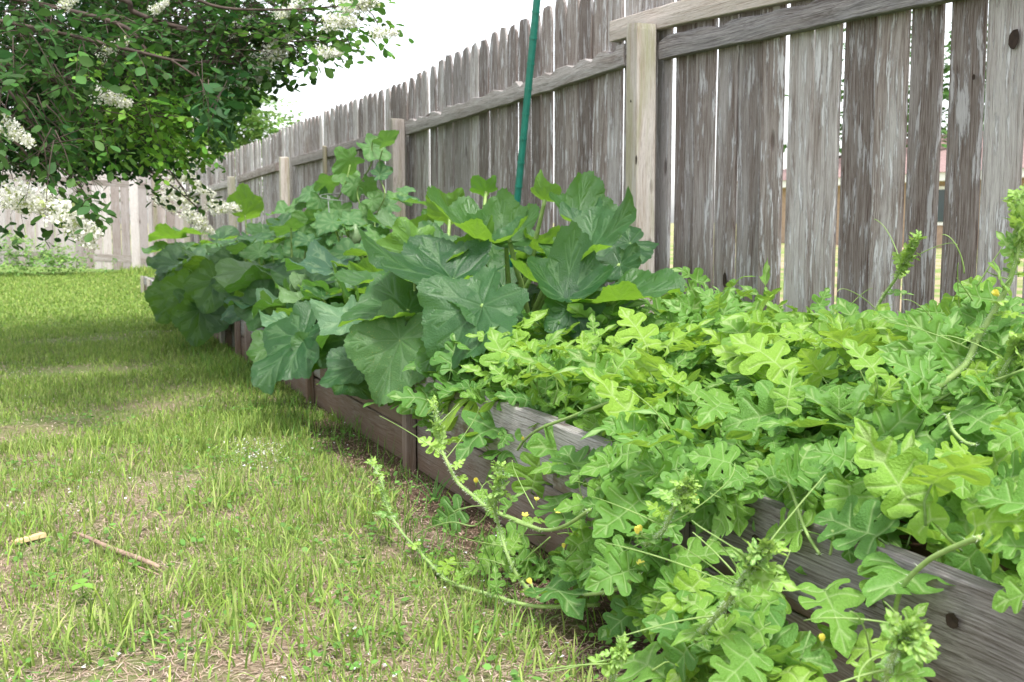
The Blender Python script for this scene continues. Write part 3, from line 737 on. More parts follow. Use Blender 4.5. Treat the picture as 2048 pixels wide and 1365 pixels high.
# ------------------------------------------------------------ far squash
sq2 = empty('squash_plant', (1.6, 8.2, .2), 'dense dark squash plant spilling over the lawn edge, farthest of the row', 'squash plant')
fill_squash(sq2, 150, (1.16, 2.1), (7.2, 9.6), lambda x_, y_: .52+.35*min(.8, max(0, x_-.9)), (.14, .23), 21, sqv+[sqd[0]], zlow=.12, bias=.6)
fill_squash(sq2, 22, (1.12, 1.35), (7.4, 9.2), lambda x_, y_: .5, (.13, .19), 22, sqv, zlow=.16, bias=.8)
for (px, py, X, s, dx, dy, nm) in ((500, 412, 1.9, .22, -.7, .1, (.5, -.4)), (490, 430, 1.8, .18, .6, .3, (.5, -.4)), (400, 470, 1.6, .25, -.9, 0, (1, -.1)), (440, 480, 1.7, .25, .6, .0, (1, .2)), (350, 478, 1.4, .25, -.9, 0, (1, -.2)),
      (330, 500, 1.3, .2, -.9, -.2, (1, .2)), (520, 470, 1.8, .22, .8, .1, (1, .5)), (560, 450, 1.9, .2, .8, .1, (1, .5)), (380, 580, 1.1, .22, -.5, -.9, (.5, 1)), (400, 620, 1.1, .22, -.1, -.9, (.4, 1)),
      (350, 590, 1.05, .22, -.5, -.9, (.5, 1)), (430, 560, 1.15, .2, -.2, -.9, (.6, 1)), (480, 560, 1.3, .2, -.2, -.9, (.6, 1))):
    A = on_x(px, py, X); tc_ = (EYE-A).normalized()
    put('leaf', random.choice(sqv), sq2, frame(A, RT*dx+UPV*dy, Vector((0, 0, nm[0]))+tc_*nm[1], s))
    if py < 500:
        mb = MB(); petiole(A, (A.x+.05, A.y, .2), .006, .01, mb); mb.build('petiole', M_stem, sq2, True)
# far low growth in third bed
sq3 = empty('pepper_plants', (1.7, 12, .15), 'low pale leafy plants in the farthest raised bed', 'plants')
tag(sq3, kind=None)
fill_squash(sq3, 70, (1.45, 2.2), (9.8, 14), lambda x_, y_: .45+.2*(x_-1.4), (.09, .16), 31, cu_m, bias=.4, pet=False)
sq3.name = 'squash_plant'; sq3['label'] = 'low pale squash seedlings in the farthest raised bed'; sq3['category'] = 'squash plant'

# ------------------------------------------------------------ green pole
a = on_x(1036, 386, 1.95); b = on_x(1075, -10, 1.95); d = (b-a)
pole = MB(); p0 = a-d*(a.z-.15)/d.z; p1 = b+d*.25
pole.tube([p0, p1-(p1-p0)*.002, p1], [.0155, .0155, .013], 12)
for q in range(14):
    c_ = p0.lerp(p1, .25+q*.055); tn = (p1-p0).normalized(); pole.tube([c_-tn*.004, c_+tn*.004], .0172, 12)
tag(pole.build('garden_pole', M_green), 'dark green coated metal pole leaning up out of the big squash plant', 'pole')

# ------------------------------------------------------------ watermelon
wmA = [wm_leaf(i+1, M_wm) for i in range(12)]; wmY = [wm_leaf(i+40, M_wmy, True) for i in range(8)]
W = [empty('watermelon_plant', (1.7, 3.0, .3), 'watermelon vine at the far end of its bed, sending hairy shoots over the lawn', 'watermelon plant'),
     empty('watermelon_plant', (1.9, 2.4, .3), 'bushy watermelon vine in the middle of the bed, leaves against the fence', 'watermelon plant'),
     empty('watermelon_plant', (1.6, 1.5, .3), 'nearest watermelon vine with the largest leaves hanging over the dark board corner', 'watermelon plant')]
def which(p):
    px, py, _ = proj(p)
    return 0 if px < 1260 else (1 if (py < 860 and px < 1800) else 2)
WC = [0, 0, 0]; rest = [[], [], []]
def wleaf(P, tip, nrm, size, young=False, force=None, mesh=None):
    k_ = which(P) if force is None else force
    me = mesh or random.choice(wmY if young else wmA); M = frame(P, tip, nrm, size)
    rest[k_].append((proj(P)[2], me, M, young))
def hero(a, t, X, X2=None, nm=(.6, 1.0, 0), young=False, mid=1.0, mesh=None):
    A = on_x(*a, X); T = on_x(*t, X2 if X2 else X); tc_ = (EYE-A).normalized()
    n_ = Vector((0, 0, nm[0]))+tc_*nm[1]+RT*nm[2]
    k_ = which(A); me = mesh or random.choice(wmY if young else wmA)
    rest[k_].append((-1, me, frame(A, T-A, n_, (T-A).length/1.03*mid), young))
HL = [
 ((1854, 937), (1724, 958), 1.42, 1.36, (.8, 1, 0)), ((1649, 1178), (1687, 1258), 1.22, 1.17, (.7, 1, 0)), ((1543, 1283), (1392, 1314), 1.18, 1.12, (.7, 1, .0)),
 ((1936, 1124), (1806, 1024), 1.42, 1.36, (.9, -.5, -.4)), ((2080, 1015), (1950, 985), 1.36, 1.33, (.9, .9, 0)), ((2085, 1095), (1974, 1080), 1.36, 1.30, (.9, .9, 0)),
 ((2100, 1170), (1977, 1206), 1.3, 1.26, (.8, .9, 0)), ((1758, 1076), (1628, 1020), 1.34, 1.30, (.8, .9, 0)), ((1762, 1175), (1751, 1069), 1.30, 1.32, (.3, 1, 0)),
 ((1793, 1312), (1665, 1274), 1.20, 1.18, (.6, 1, 0), True), ((1789, 1275), (1846, 1210), 1.22, 1.24, (.4, 1, 0), True), ((1789, 1335), (1856, 1303), 1.2, 1.2, (.4, 1, 0), True),
 ((1760, 1330), (1840, 1372), 1.15, 1.13, (1, .3, 0)), ((1546, 1250), (1533, 1175), 1.26, 1.28, (.2, 1, 0)), ((1611, 1062), (1522, 1062), 1.3, 1.28, (.6, 1, 0)),
 ((1468, 977), (1478, 1040), 1.3, 1.26, (.6, 1, 0)), ((1628, 972), (1560, 954), 1.4, 1.38, (.7, 1, 0)), ((1628, 965), (1586, 842), 1.46, 1.5, (.5, 1, .1)),
 ((1678, 860), (1678, 770), 1.6, 1.62, (.6, 1, 0)), ((1464, 782), (1487, 660), 1.75, 1.78, (.5, 1, 0), True), ((1512, 648), (1427, 586), 2.1, 2.1, (.8, .7, 0), True),
 ((1752, 805), (1722, 702), 1.75, 1.78, (.5, 1, .2)), ((1861, 801), (1897, 840), 1.7, 1.66, (.6, 1, 0)), ((1854, 666), (1822, 620), 1.95, 1.95, (.6, .8, 0), True),
 ((1980, 590), (1919, 544), 1.9, 1.9, (.6, .8, 0), True), ((1929, 920), (1926, 985), 1.45, 1.4, (.7, 1, 0)), ((2055, 855), (1977, 897), 1.45, 1.4, (.8, 1, 0)),
 ((1912, 822), (2008, 846), 1.6, 1.58, (.9, .8, 0)), ((1560, 876), (1504, 881), 1.6, 1.56, (.8, 1, 0)), ((1042, 816), (1056, 718), 1.5, 1.52, (.4, 1, 0), True),
 ((984, 803), (888, 784), 1.36, 1.34, (.7, .9, 0), True), ((905, 768), (830, 812), 1.38, 1.32, (.6, 1, 0)), ((1265, 888), (1200, 924), 1.38, 1.34, (.7, 1, 0)),
 ((1064, 978), (1088, 884), 1.30, 1.32, (.2, 1, 0)), ((975, 730), (903, 624), 1.5, 1.5, (.5, .9, 0), True), ((1078, 680), (1104, 620), 1.6, 1.62, (.3, -.8, .2), True),
 ((1348, 668), (1388, 600), 1.95, 1.95, (.5, .8, 0), True), ((1406, 676), (1430, 608), 2.0, 2.0, (.5, .8, 0), True), ((1278, 1216), (1196, 1276), 1.16, 1.08, (.7, .9, 0)),
 ((1285, 1216), (1300, 1250), 1.16, 1.12, (.7, .9, 0)), ((1350, 1368), (1227, 1270), 1.05, 1.02, (.8, .9, 0)), ((970, 1120), (960, 1060), 1.2, 1.22, (.4, 1, 0)),
 ((1093, 1172), (1140, 1178), 1.12, 1.1, (.7, .8, 0)), ((1222, 1100), (1213, 1170), 1.22, 1.2, (.5, 1, 0)), ((1225, 1092), (1140, 1084), 1.22, 1.2, (.6, 1, 0)),
 ((1130, 1040), (1100, 960), 1.26, 1.28, (.4, 1, 0)), ((1170, 960), (1125, 890), 1.28, 1.28, (.4, 1, 0)), ((1240, 990), (1200, 1010), 1.26, 1.24, (.6, 1, 0)),
 ((1330, 1180), (1390, 1120), 1.24, 1.26, (.5, 1, 0)), ((1410, 1230), (1350, 1180), 1.16, 1.18, (.4, 1, 0), True), ((1400, 1140), (1330, 1100), 1.24, 1.22, (.5, 1, 0)),
 ((1880, 760), (1960, 720), 1.8, 1.8, (.7, .8, 0)), ((1990, 700), (2060, 660), 1.8, 1.8, (.6, .8, 0)), ((1925, 640), (1860, 690), 1.85, 1.85, (.6, .8, 0)), ((1960, 655), (2040, 640), 1.82, 1.82, (.7, .8, 0)),
 ((2010, 960), (2090, 930), 1.5, 1.5, (.8, .9, 0)), ((1240, 760), (1180, 800), 1.6, 1.55, (.8, .9, 0)), ((1380, 800), (1330, 880), 1.6, 1.52, (.8, .9, 0)), ((1320, 730), (1250, 700), 1.8, 1.8, (.8, .8, 0), True),
 ((1560, 720), (1620, 690), 1.95, 1.98, (.8, .8, 0)), ((1520, 1310), (1620, 1290), 1.12, 1.12, (.7, .9, 0)), ((1500, 1330), (1470, 1400), 1.08, 1.05, (.8, .9, 0)), ((1400, 1330), (1460, 1290), 1.08, 1.1, (.8, .9, 0)),
 ((1690, 1235), (1640, 1300), 1.24, 1.22, (.6, 1, 0)), ((1690, 1060), (1700, 1110), 1.33, 1.3, (.6, 1, 0)), ((1840, 1000), (1760, 1010), 1.4, 1.36, (.9, .8, 0)), ((1985, 1140), (1900, 1180), 1.42, 1.36, (.9, .7, 0)),
]
for q in HL: hero(*q)
# mound fill
def mound(x_, y_):
    z = .405+.12*min(1, (x_-XB)/.5)+.05*noise.noise(Vector((x_*3, y_*3, 1)))
    z += .07*max(0, min(1, (x_-1.9)/.3)) * (.4+noise.noise(Vector((y_*4, 0, 7)))*1.2)
    return z
r = random.Random(11)
for i in range(1900):
    y_ = .95+(3.72-.95)*r.random()**.9; x_ = r.uniform(XB-.02, 2.3)
    if y_ < 2.1 and x_ < 1.36 and r.random() < .7: continue
    if y_ > 3.3 and x_ > 1.75 and r.random() < .75: continue
    dz = r.random()**1.6*.20
    P = Vector((x_, y_, mound(x_, y_)-dz)); tc_ = (EYE-P).normalized()
    an = r.uniform(-PI, PI); tip = Vector((math.cos(an)-.35, math.sin(an)-.25, r.uniform(-.5, .45)))
    n_ = Vector((r.gauss(0, .38), r.gauss(0, .38), 1))+tc_*r.uniform(-.1, .9)
    yg = dz < .05 and r.random() < .55
    if yg: tip.z += r.uniform(.4, 1.6); P.z += r.uniform(.0, .07)
    wleaf(P, tip, n_, r.choice([.06, .075, .09, .11, .13, .155])*r.uniform(.85, 1.15) if not yg else r.uniform(.07, .16), yg)
# spill over the front board and onto the lawn: (px, py, spread x, spread y, n, Xrange)
for (px, py, sx_, sy_, n, xr) in ((1290, 930, 70, 45, 40, (1.2, 1.33)), (1240, 1010, 45, 50, 26, (1.18, 1.3)), (1190, 1120, 90, 50, 26, (1.1, 1.28)), (1430, 990, 70, 60, 30, (1.22, 1.34)),
      (1290, 1120, 50, 60, 30, (1.12, 1.28)), (1380, 1200, 60, 50, 24, (1.1, 1.25)), (1010, 1120, 60, 40, 16, (1.1, 1.26)), (1500, 970, 80, 30, 20, (1.28, 1.36)),
      (1480, 1210, 50, 50, 12, (1.1, 1.28)), (1540, 1310, 70, 50, 22, (1.05, 1.2)), (1600, 1180, 40, 40, 2, (1.2, 1.3)), (1400, 1310, 90, 50, 26, (1.0, 1.15)), (1700, 980, 120, 25, 14, (1.34, 1.44)), (1900, 1040, 120, 35, 12, (1.38, 1.52)),
      (1130, 800, 110, 45, 44, (1.34, 1.6)), (960, 740, 50, 50, 14, (1.38, 1.5)), (1300, 830, 100, 45, 40, (1.36, 1.6)), (1060, 740, 60, 50, 20, (1.42, 1.6)), (1950, 620, 60, 40, 12, (1.85, 2.1)), (2000, 700, 60, 60, 20, (1.8, 2.1)),
      (1230, 680, 110, 25, 26, (1.75, 2.0)), (1390, 650, 60, 25, 22, (2.0, 2.2)), (1880, 680, 70, 50, 20, (1.9, 2.2))):
    for i in range(n if (px < 1180 and py < 850) or py < 720 else int(n*.62)):
        P = on_x(r.gauss(px, sx_*.6), r.gauss(py, sy_*.6), r.uniform(*xr))
        if P.z < .03: P.z = .03+r.random()*.04
        tc_ = (EYE-P).normalized(); an = r.uniform(-PI, PI)
        wleaf(P, Vector((math.cos(an)-.3, math.sin(an)*.6-.2, r.uniform(-.8, .5))), Vector((r.gauss(0, .3), r.gauss(0, .3), .7))+tc_*r.uniform(.3, 1.2), r.uniform(.06, .12), r.random() < .25)
for k_ in range(3):
    L_ = sorted(rest[k_], key=lambda q: q[0]); base = W[k_].location
    for (_, me, M, yg) in L_[:285]:
        put('leaf', me, W[k_], M)
    # the rest joined, one part of the plant
    V = []; F = []; D = []; off = 0
    for (_, me, M, yg) in L_[285:]:
        n = len(me.vertices); co = np.empty(n*3, dtype=np.float32); me.vertices.foreach_get('co', co); co = co.reshape(-1, 3)
        Mn = np.array(M); V.append(co@Mn[:3, :3].T+Mn[:3, 3])
        lt = np.empty(len(me.polygons), dtype=np.int32); me.polygons.foreach_get('loop_total', lt)
        li = np.empty(len(me.loops), dtype=np.int32); me.loops.foreach_get('vertex_index', li)
        st = np.concatenate([[0], np.cumsum(lt)[:-1]]); tri = st[lt == 3]
        T = np.stack([li[tri], li[tri+1], li[tri+2]], 1)
        qd = st[lt == 4]; Q = np.concatenate([np.stack([li[qd], li[qd+1], li[qd+2]], 1), np.stack([li[qd], li[qd+2], li[qd+3]], 1)])
        F.append(np.concatenate([T, Q])+off); off += n
        vd = np.empty(n, dtype=np.float32); me.attributes['veind'].data.foreach_get('value', vd); D.append(vd)
    if V:
        V = np.concatenate(V)-np.array(base); F = np.concatenate(F); D = np.concatenate(D)
        me = np_mesh('foliage', V, F, np.zeros((len(V), 3)), M_wm, True); a_ = me.attributes.new('veind', 'FLOAT', 'POINT'); a_.data.foreach_set('value', D)
        o = bpy.data.objects.new('foliage', me); col.objects.link(o); o.parent = W[k_]; o['kind'] = 'stuff'

# stems, shoots, tendrils, flowers
def hairs(mb, pts, rad, n, ln, r):
    n = int(n*.9)
    for i in range(n):
        q = r.random()*(len(pts)-1); j = int(q); p = pts[j].lerp(pts[min(j+1, len(pts)-1)], q-j)
        d = Vector((r.gauss(0, 1), r.gauss(0, 1), r.gauss(0, 1))).normalized(); rr = rad[min(j, len(rad)-1)]
        s_ = d.orthogonal().normalized()*.0006; e = p+d*(rr+ln*r.uniform(.6, 1.2))
        mb.add([p+d*rr*.8-s_, p+d*rr*.8+s_, e], [(0, 1, 2)])
def vine(plant, pts, r0, r1, hair=0, seed=0, ln=.006):
    P = smoothline(pts, 6); rd = [r0+(r1-r0)*i/(len(P)-1) for i in range(len(P))]
    mb = MB(); mb.tube(P, rd, 7); o = mb.build('stem', M_stem, plant, True)
    # parent frames are translated: shift mesh
    if hair:
        hb = MB(); hairs(hb, P, rd, hair, ln, random.Random(seed)); h = hb.build('hairs', M_hair, o); h.matrix_local = Matrix.Identity(4); h['kind'] = 'stuff'
    return P
def tendril(plant, p, d, ln, seed, mbx=None):
    mbx = MB()
    r = random.Random(seed); p = Vector(p); d = Vector(d).normalized(); side = d.cross(Vector((r.gauss(0, 1), r.gauss(0, 1), 1))).normalized()
    pts = []; c_ = r.uniform(-3.0, 3.0)/ln*.25; cur = p.copy(); up = d.cross(side)
    for i in range(22):
        pts.append(cur.copy()); t = i/21; step = ln/21
        k_ = c_*(1 if t < .7 else 1+6*(t-.7)/.3*1.5)
        R_ = Matrix.Rotation(k_*step, 3, up); d = (R_ @ d).normalized(); d = (d+Vector((0, 0, -.012))).normalized(); cur = cur+d*step
    mbx.tube(pts, [.0017*(1-.5*i/21) for i in range(22)], 4); mbx.build('tendril', M_stem, plant, True)
flm = []
def flower_mesh(seed, closed):
    r = random.Random(seed); mb = MB()
    for q in range(5):
        an = q*2*PI/5+r.uniform(-.1, .1); c_, s_ = math.cos(an), math.sin(an); tx, ty = -s_, c_; o_ = .35 if closed else 1.0
        pr = [(.15, 0, .2), (.5*o_+.1, .5, .42), (.95*o_, .85, .36), (1.15*o_, 1.0, .08)]
        vs = []
        for (rr, z, wd) in pr:
            for e in (-1, 0, 1): vs.append((c_*rr+tx*wd*e, s_*rr+ty*wd*e, z+(.08 if e else 0)+r.uniform(-.05, .05)))
        f = []
        for i in range(3):
            for e in (0, 1): f.append((i*3+e, i*3+e+1, (i+1)*3+e+1, (i+1)*3+e))
        mb.add(vs, f)
    return mb.mesh('flower', M_yel, True)
flm = [flower_mesh(i, i % 2 == 0) for i in range(4)]
stm = MB(); stm.tube([(0, 0, -1.6), (0, 0, -.8), (0, 0, 0)], [.10, .10, .3], 6)
stm_me = stm.mesh('flower_stalk', M_stem, True)
for (px, py, X, s) in ((952, 965, 1.12, .013), (1062, 1168, 1.05, .012), (1122, 1025, 1.2, .011), (1128, 1096, 1.14, .009), (1275, 1068, 1.1, .012), (1282, 1062, 1.1, .010), (1286, 962, 1.2, .008), (1160, 1000, 1.2, .007),
      (1644, 1282, 1.15, .010), (1792, 745, 1.75, .014), (1997, 592, 1.85, .014), (1912, 735, 1.7, .010), (1383, 1000, 1.2, .009), (1280, 1132, 1.15, .008), (1050, 1035, 1.18, .009), (1073, 1002, 1.22, .007),
      (1491, 870, 1.5, .010), (1390, 912, 1.3, .008), (1700, 866, 1.6, .008), (1000, 873, 1.3, .008), (1045, 880, 1.28, .008)):
    P = on_x(px, py, X); k_ = which(P); M = frame(P, Vector((r.gauss(0, 1), r.gauss(0, 1), 0)), Vector((r.gauss(0, .4)-.2, r.gauss(0, .4)-.2, .8)), s)
    fo_ = put('flower', random.choice(flm), W[k_], M); st_ = bpy.data.objects.new('flower_stalk', stm_me); col.objects.link(st_); st_.parent = fo_
crk = [wm_leaf(i+90, M_wmt, True, .14) for i in range(5)]
def shoot(pix, X, seed, plant=None, hair=700, big=1.0, leaves=7, tend=4):
    r = random.Random(seed); Xs = X if hasattr(X, '__len__') else [X]*len(pix)
    pts = [on_x(a, b, x_) for (a, b), x_ in zip(pix, Xs)]
    pts = [p if p.z > .022 else on_z(a, b, .022) for p, (a, b) in zip(pts, pix)]
    k_ = which(pts[0]) if plant is None else plant; pl_ = W[k_]
    P = vine(pl_, pts, .0028*big, .0050*big, hair, seed, .006)
    tipd = (P[0]-P[3]).normalized(); tb = MB()
    # bud cluster of tiny curled leaves at the tip
    for i in range(34):
        t = i/34; j = t*len(P)*.28; q = P[min(int(j), len(P)-1)]
        d = (tipd*r.uniform(.5, 1.2)+Vector((r.gauss(0, 1), r.gauss(0, 1), r.gauss(0, 1)))*.55).normalized()
        put('young_leaf', r.choice(crk), pl_, frame(q+d*.003, d, Vector((r.gauss(0, 1), r.gauss(0, 1), 1)), r.uniform(.014, .024)*(1+t*.9)*big))
    hb = MB(); hairs(hb, P[:int(len(P)*.3)], [.006]*50, 160, .006, r); ho = hb.build('hairs', M_hair, pl_); ho['kind'] = 'stuff'
    for i in range(leaves):
        t = .28+.72*(i+r.random()*.5)/leaves; q = P[int(t*(len(P)-1))]
        d = Vector((r.gauss(0, 1), r.gauss(0, 1), r.uniform(-.2, 1))).normalized(); tc_ = (EYE-q).normalized()
        rest_me = r.choice(wmY if t > .5 else crk)
        put('young_leaf', rest_me, pl_, frame(q+d*.012, d, tc_*r.uniform(.2, 1)+Vector((0, 0, .8)), r.uniform(.03, .06)*big))
    for i in range(tend):
        t = r.uniform(.1, .9); q = P[int(t*(len(P)-1))]
        tendril(pl_, q, Vector((r.gauss(-.4, .7), r.gauss(0, .5), r.uniform(-.1, .7))), r.uniform(.09, .2), seed*10+i)
shoot([(743, 925), (762, 960), (775, 1015), (800, 1060), (835, 1100), (868, 1135), (900, 1165), (980, 1190), (1070, 1213), (1200, 1210)], [.95, .95, .96, .97, .98, 1.0, 1.0, 1.03, 1.08, 1.2], 51, 0, 900)
shoot([(867, 808), (875, 850), (882, 895), (897, 930), (915, 965), (950, 995), (978, 1018), (1030, 1040), (1082, 1062)], [1.02]*4+[1.04, 1.06, 1.08, 1.12, 1.16], 52, 0, 1000, 1.1)
shoot([(1000, 935), (1000, 975), (990, 1015), (1000, 1060), (1015, 1110), (1040, 1160), (1080, 1200)], [1.06, 1.06, 1.06, 1.08, 1.08, 1.1, 1.12], 53, 0, 700)
shoot([(1374, 968), (1355, 1000), (1338, 1040), (1322, 1068), (1290, 1090)], 1.12, 54, 0, 500, .9, 4, 3)
shoot([(1536, 1096), (1505, 1130), (1478, 1170), (1455, 1205), (1420, 1245), (1390, 1280)], 1.02, 55, 2, 900, 1.1, 6, 4)
shoot([(1244, 1300), (1232, 1335), (1222, 1375), (1215, 1430)], .92, 56, 2, 400, .9, 2, 2)
shoot([(1812, 1265), (1796, 1290), (1780, 1330), (1768, 1380)], 1.08, 57, 2, 500, 1, 5, 3)
shoot([(1835, 480), (1808, 525), (1790, 560), (1762, 600), (1745, 640), (1720, 665), (1690, 700)], 1.98, 58, 1, 500, 1.1, 5, 3)
shoot([(2035, 400), (2042, 470), (2020, 560), (1990, 620), (1958, 672), (1930, 730), (1870, 780)], [1.75, 1.75, 1.75, 1.74, 1.72, 1.7, 1.66], 59, 2, 900, 1.5, 9, 5)
shoot([(2042, 690), (2020, 720), (2000, 760), (1990, 800)], 1.72, 60, 2, 400, 1.2, 4, 2)
# thick older vines and petioles that show
for (pl_, pix, X, ra) in ((0, [(1235, 800), (1200, 812), (1140, 835), (1080, 858), (1050, 880), (1035, 900)], 1.30, .0042), (0, [(1180, 1020), (1130, 1052), (1085, 1060), (1020, 1040)], 1.12, .0042),
      (2, [(1960, 1075), (1920, 1090), (1880, 1108), (1852, 1125), (1815, 1160), (1795, 1200), (1788, 1250), (1780, 1330)], 1.26, .0042), (2, [(1575, 960), (1590, 1000), (1611, 1062), (1640, 1110)], 1.3, .0032),
      (2, [(1665, 1060), (1665, 1085), (1660, 1110)], 1.3, .003), (2, [(1480, 1270), (1440, 1230), (1410, 1260)], 1.1, .004), (0, [(1280, 1150), (1230, 1180), (1170, 1190)], 1.12, .0045),
      (2, [(2048, 740), (1980, 765), (1930, 775), (1880, 800), (1830, 835), (1740, 870)], 1.7, .003), (1, [(1870, 780), (1800, 830), (1750, 860), (1720, 880)], 1.66, .0045), (2, [(1895, 830), (1905, 860), (1930, 885), (1950, 890)], 1.55, .0035),
      (0, [(1100, 1075), (1060, 1110), (1040, 1130)], 1.08, .0015), (0, [(898, 1165), (890, 1195), (885, 1225)], 1.0, .0018), (0, [(825, 1090), (840, 1065), (900, 1045), (950, 1052), (980, 1020)], 1.0, .0018),
      (0, [(900, 1172), (945, 1140), (960, 1118), (1010, 1130)], 1.0, .0013), (0, [(782, 1018), (740, 1000), (700, 990)], .95, .0013), (2, [(1420, 1365), (1470, 1340), (1530, 1290)], 1.06, .0015)):
    vine(W[pl_], [on_x(a, b, X) for a, b in pix], ra, ra*.9, 60 if ra > .003 else 0, 5)
tb = [MB(), MB(), MB()]
for i in range(26):
    px, py, X = random.choice([(1300, 900, 1.3), (1700, 820, 1.7), (1900, 640, 1.85), (1500, 1180, 1.1), (1050, 1050, 1.1), (1950, 560, 1.85), (1720, 650, 2.05), (1240, 1080, 1.12), (1790, 1290, 1.1), (1150, 1000, 1.2)])
    P = on_x(px+U(-60, 60), py+U(-50, 50), X); k_ = which(P); tendril(W[k_], P, (U(-1, .4), U(-.6, .6), U(0, 1)), U(.08, .18), 700+i)

# ------------------------------------------------------------ grass
def fbm(x, y, sc, seed=0):
    out = np.zeros_like(x); rs = np.random.RandomState(seed); amp = 1
    for o_ in range(4):
        for q in range(3):
            a = rs.rand()*2*PI; ph = rs.rand()*2*PI; kx, ky = np.cos(a)*sc, np.sin(a)*sc
            out += amp*np.sin(x*kx+y*ky+ph+1.3*np.sin(x*ky*.7-y*kx*.6+ph*2))
        sc *= 2.1; amp *= .6
    return out/4.5
def blades(N, xr, yr, hmin, hmax, wmin, wmax, seed, dens_sc, thr, cols, lay=0.0, flat=0.0, ybias=1.0, dcut=True, z0=0.0):
    rs = np.random.RandomState(seed)
    x = rs.uniform(*xr, N); y = yr[0]+(yr[1]-yr[0])*rs.rand(N)**ybias
    d = fbm(x, y, dens_sc, 5); keep = (d+rs.normal(0, .35, N)) > thr
    if dcut:   # keep clear of the beds and the worn dirt strip beside them
        dirt = (x > .975+.07*fbm(y, x, 3.5, 9)) & (y < 4.6) & (rs.rand(N) > .05)
        keep &= ~dirt & (x < XB-.012)
    x, y, d = x[keep], y[keep], d[keep]; n = len(x)
    h = rs.uniform(hmin, hmax, n)*(.75+.35*np.clip(d, -.5, 1)); wd = rs.uniform(wmin, wmax, n)*(1+.12*np.maximum(0, y-4))
    a = rs.rand(n)*2*PI; lean = np.abs(rs.normal(.4, .45, n))+lay; lean = np.clip(lean, 0, 1.5)
    dx, dy = np.cos(a), np.sin(a); b = a+PI/2+rs.normal(0, .4, n); sx_, sy_ = np.cos(b)*wd/2, np.sin(b)*wd/2
    V = []; zs = np.zeros(n)+z0
    cur = np.stack([x, y, zs], 1); ang = lean*.45+flat+np.abs(rs.normal(0, .3, n))
    prof = [1, .95, .7, .0]
    for i in range(4):
        if i < 3:
            V.append(cur+np.stack([sx_*prof[i], sy_*prof[i], zs*0], 1)); V.append(cur-np.stack([sx_*prof[i], sy_*prof[i], zs*0], 1))
        else: V.append(cur)
        st = h/3; cur = cur+np.stack([dx*np.sin(ang)*st, dy*np.sin(ang)*st, np.cos(ang)*st], 1); cur[:, 2] = np.maximum(cur[:, 2], z0+.003); ang = ang+lean*.55
    V = np.stack(V, 1).reshape(-1, 3); base = np.arange(n)*7
    T = np.concatenate([np.stack([base+p, base+q, base+s_], 1) for p, q, s_ in ((0, 1, 3), (0, 3, 2), (2, 3, 5), (2, 5, 4), (4, 5, 6))])
    ci = np.array(cols); w_ = rs.dirichlet([.5]*len(ci), n); c_ = (w_@ci)*rs.uniform(.75, 1.25, (n, 1))
    C_ = np.repeat(c_, 7, 0)
    return V, T, C_
def merge(parts):
    V = []; T = []; C_ = []; o_ = 0
    for v, t, c_ in parts: V.append(v); T.append(t+o_); C_.append(c_); o_ += len(v)
    return np.concatenate(V), np.concatenate(T), np.concatenate(C_)
GC = [(.21, .34, .055), (.31, .43, .07), (.16, .28, .05), (.42, .44, .17), (.14, .25, .055)]
parts = [blades(95000, (-1.2, 1.32), (1.4, 4.6), .018, .055, .0018, .004, 1, 5.5, .12, GC),
         blades(34000, (-1.2, 1.32), (1.4, 4.6), .04, .12, .0032, .0058, 2, 6.5, .18, GC),
         blades(90000, (-1.6, 1.32), (4.4, 9.5), .025, .07, .0025, .005, 3, 3.5, -.35, GC, ybias=1.1),
         blades(80000, (-3.0, 1.32), (9.2, 19.1), .03, .07, .005, .009, 4, 2.5, -.9, GC),
         blades(1500, (.85, 1.19), (2.0, 8), .07, .15, .002, .004, 6, 3.5, -.3, [(.1, .22, .04), (.16, .3, .05)], dcut=False),
         blades(9000, (1.3, 2.3), (9.4, 19), .05, .2, .006, .01, 7, 2.5, -.3, GC, dcut=False),
         blades(12000, (XB-.02, 2.36), (y3+.03, 19.1), .03, .07, .005, .009, 8, 2.5, -.9, GC, dcut=False)]
V, T, C_ = merge(parts)
tag(put('grass', np_mesh('grass', V, T, C_, M_grass)), 'short patchy green lawn grass beside the raised beds', 'grass', kind='stuff')
DC = [(.44, .34, .25), (.34, .23, .18), (.52, .43, .35), (.2, .13, .10)]
parts = [blades(60000, (-1.2, 1.02), (1.4, 4.8), .02, .07, .0012, .0028, 21, 4.5, -9, DC, lay=.1, flat=1.35, dcut=False, z0=.002),
         blades(16000, (-1.2, 1.34), (4.6, 9), .03, .07, .002, .004, 22, 4.5, -9, DC, lay=.1, flat=1.35, dcut=False, z0=.002)]
V, T, C_ = merge(parts)
tag(put('dry_grass', np_mesh('dry_grass', V, T, C_, M_dry)), 'tan dead grass clippings lying between the green tufts', 'dry grass', kind='stuff')
# fallen petals and specks
rs = np.random.RandomState(5); n = 2600
x = rs.uniform(-.6, 1.3, n); y = 1.6+8*rs.rand(n)**1.3; d = fbm(x, y, 3.3, 44)+rs.normal(0, .25, n); kk = d > .35
bun = on_z(500, 905, .0); xb = rs.normal(bun.x, .07, 260); yb = rs.normal(bun.y, .16, 260)
x = np.concatenate([x[kk], xb]); y = np.concatenate([y[kk], yb]); n = len(x); s_ = rs.uniform(.002, .006, n)
V = np.zeros((n, 4, 3)); a = rs.rand(n)*6.28; zt_ = rs.uniform(.006, .02, n)
for q in range(4): V[:, q, 0] = x+np.cos(a+q*PI/2)*s_; V[:, q, 1] = y+np.sin(a+q*PI/2)*s_; V[:, q, 2] = zt_+rs.uniform(-.003, .003, n)
b_ = np.arange(n)*4; T = np.concatenate([np.stack([b_, b_+1, b_+2], 1), np.stack([b_, b_+2, b_+3], 1)])
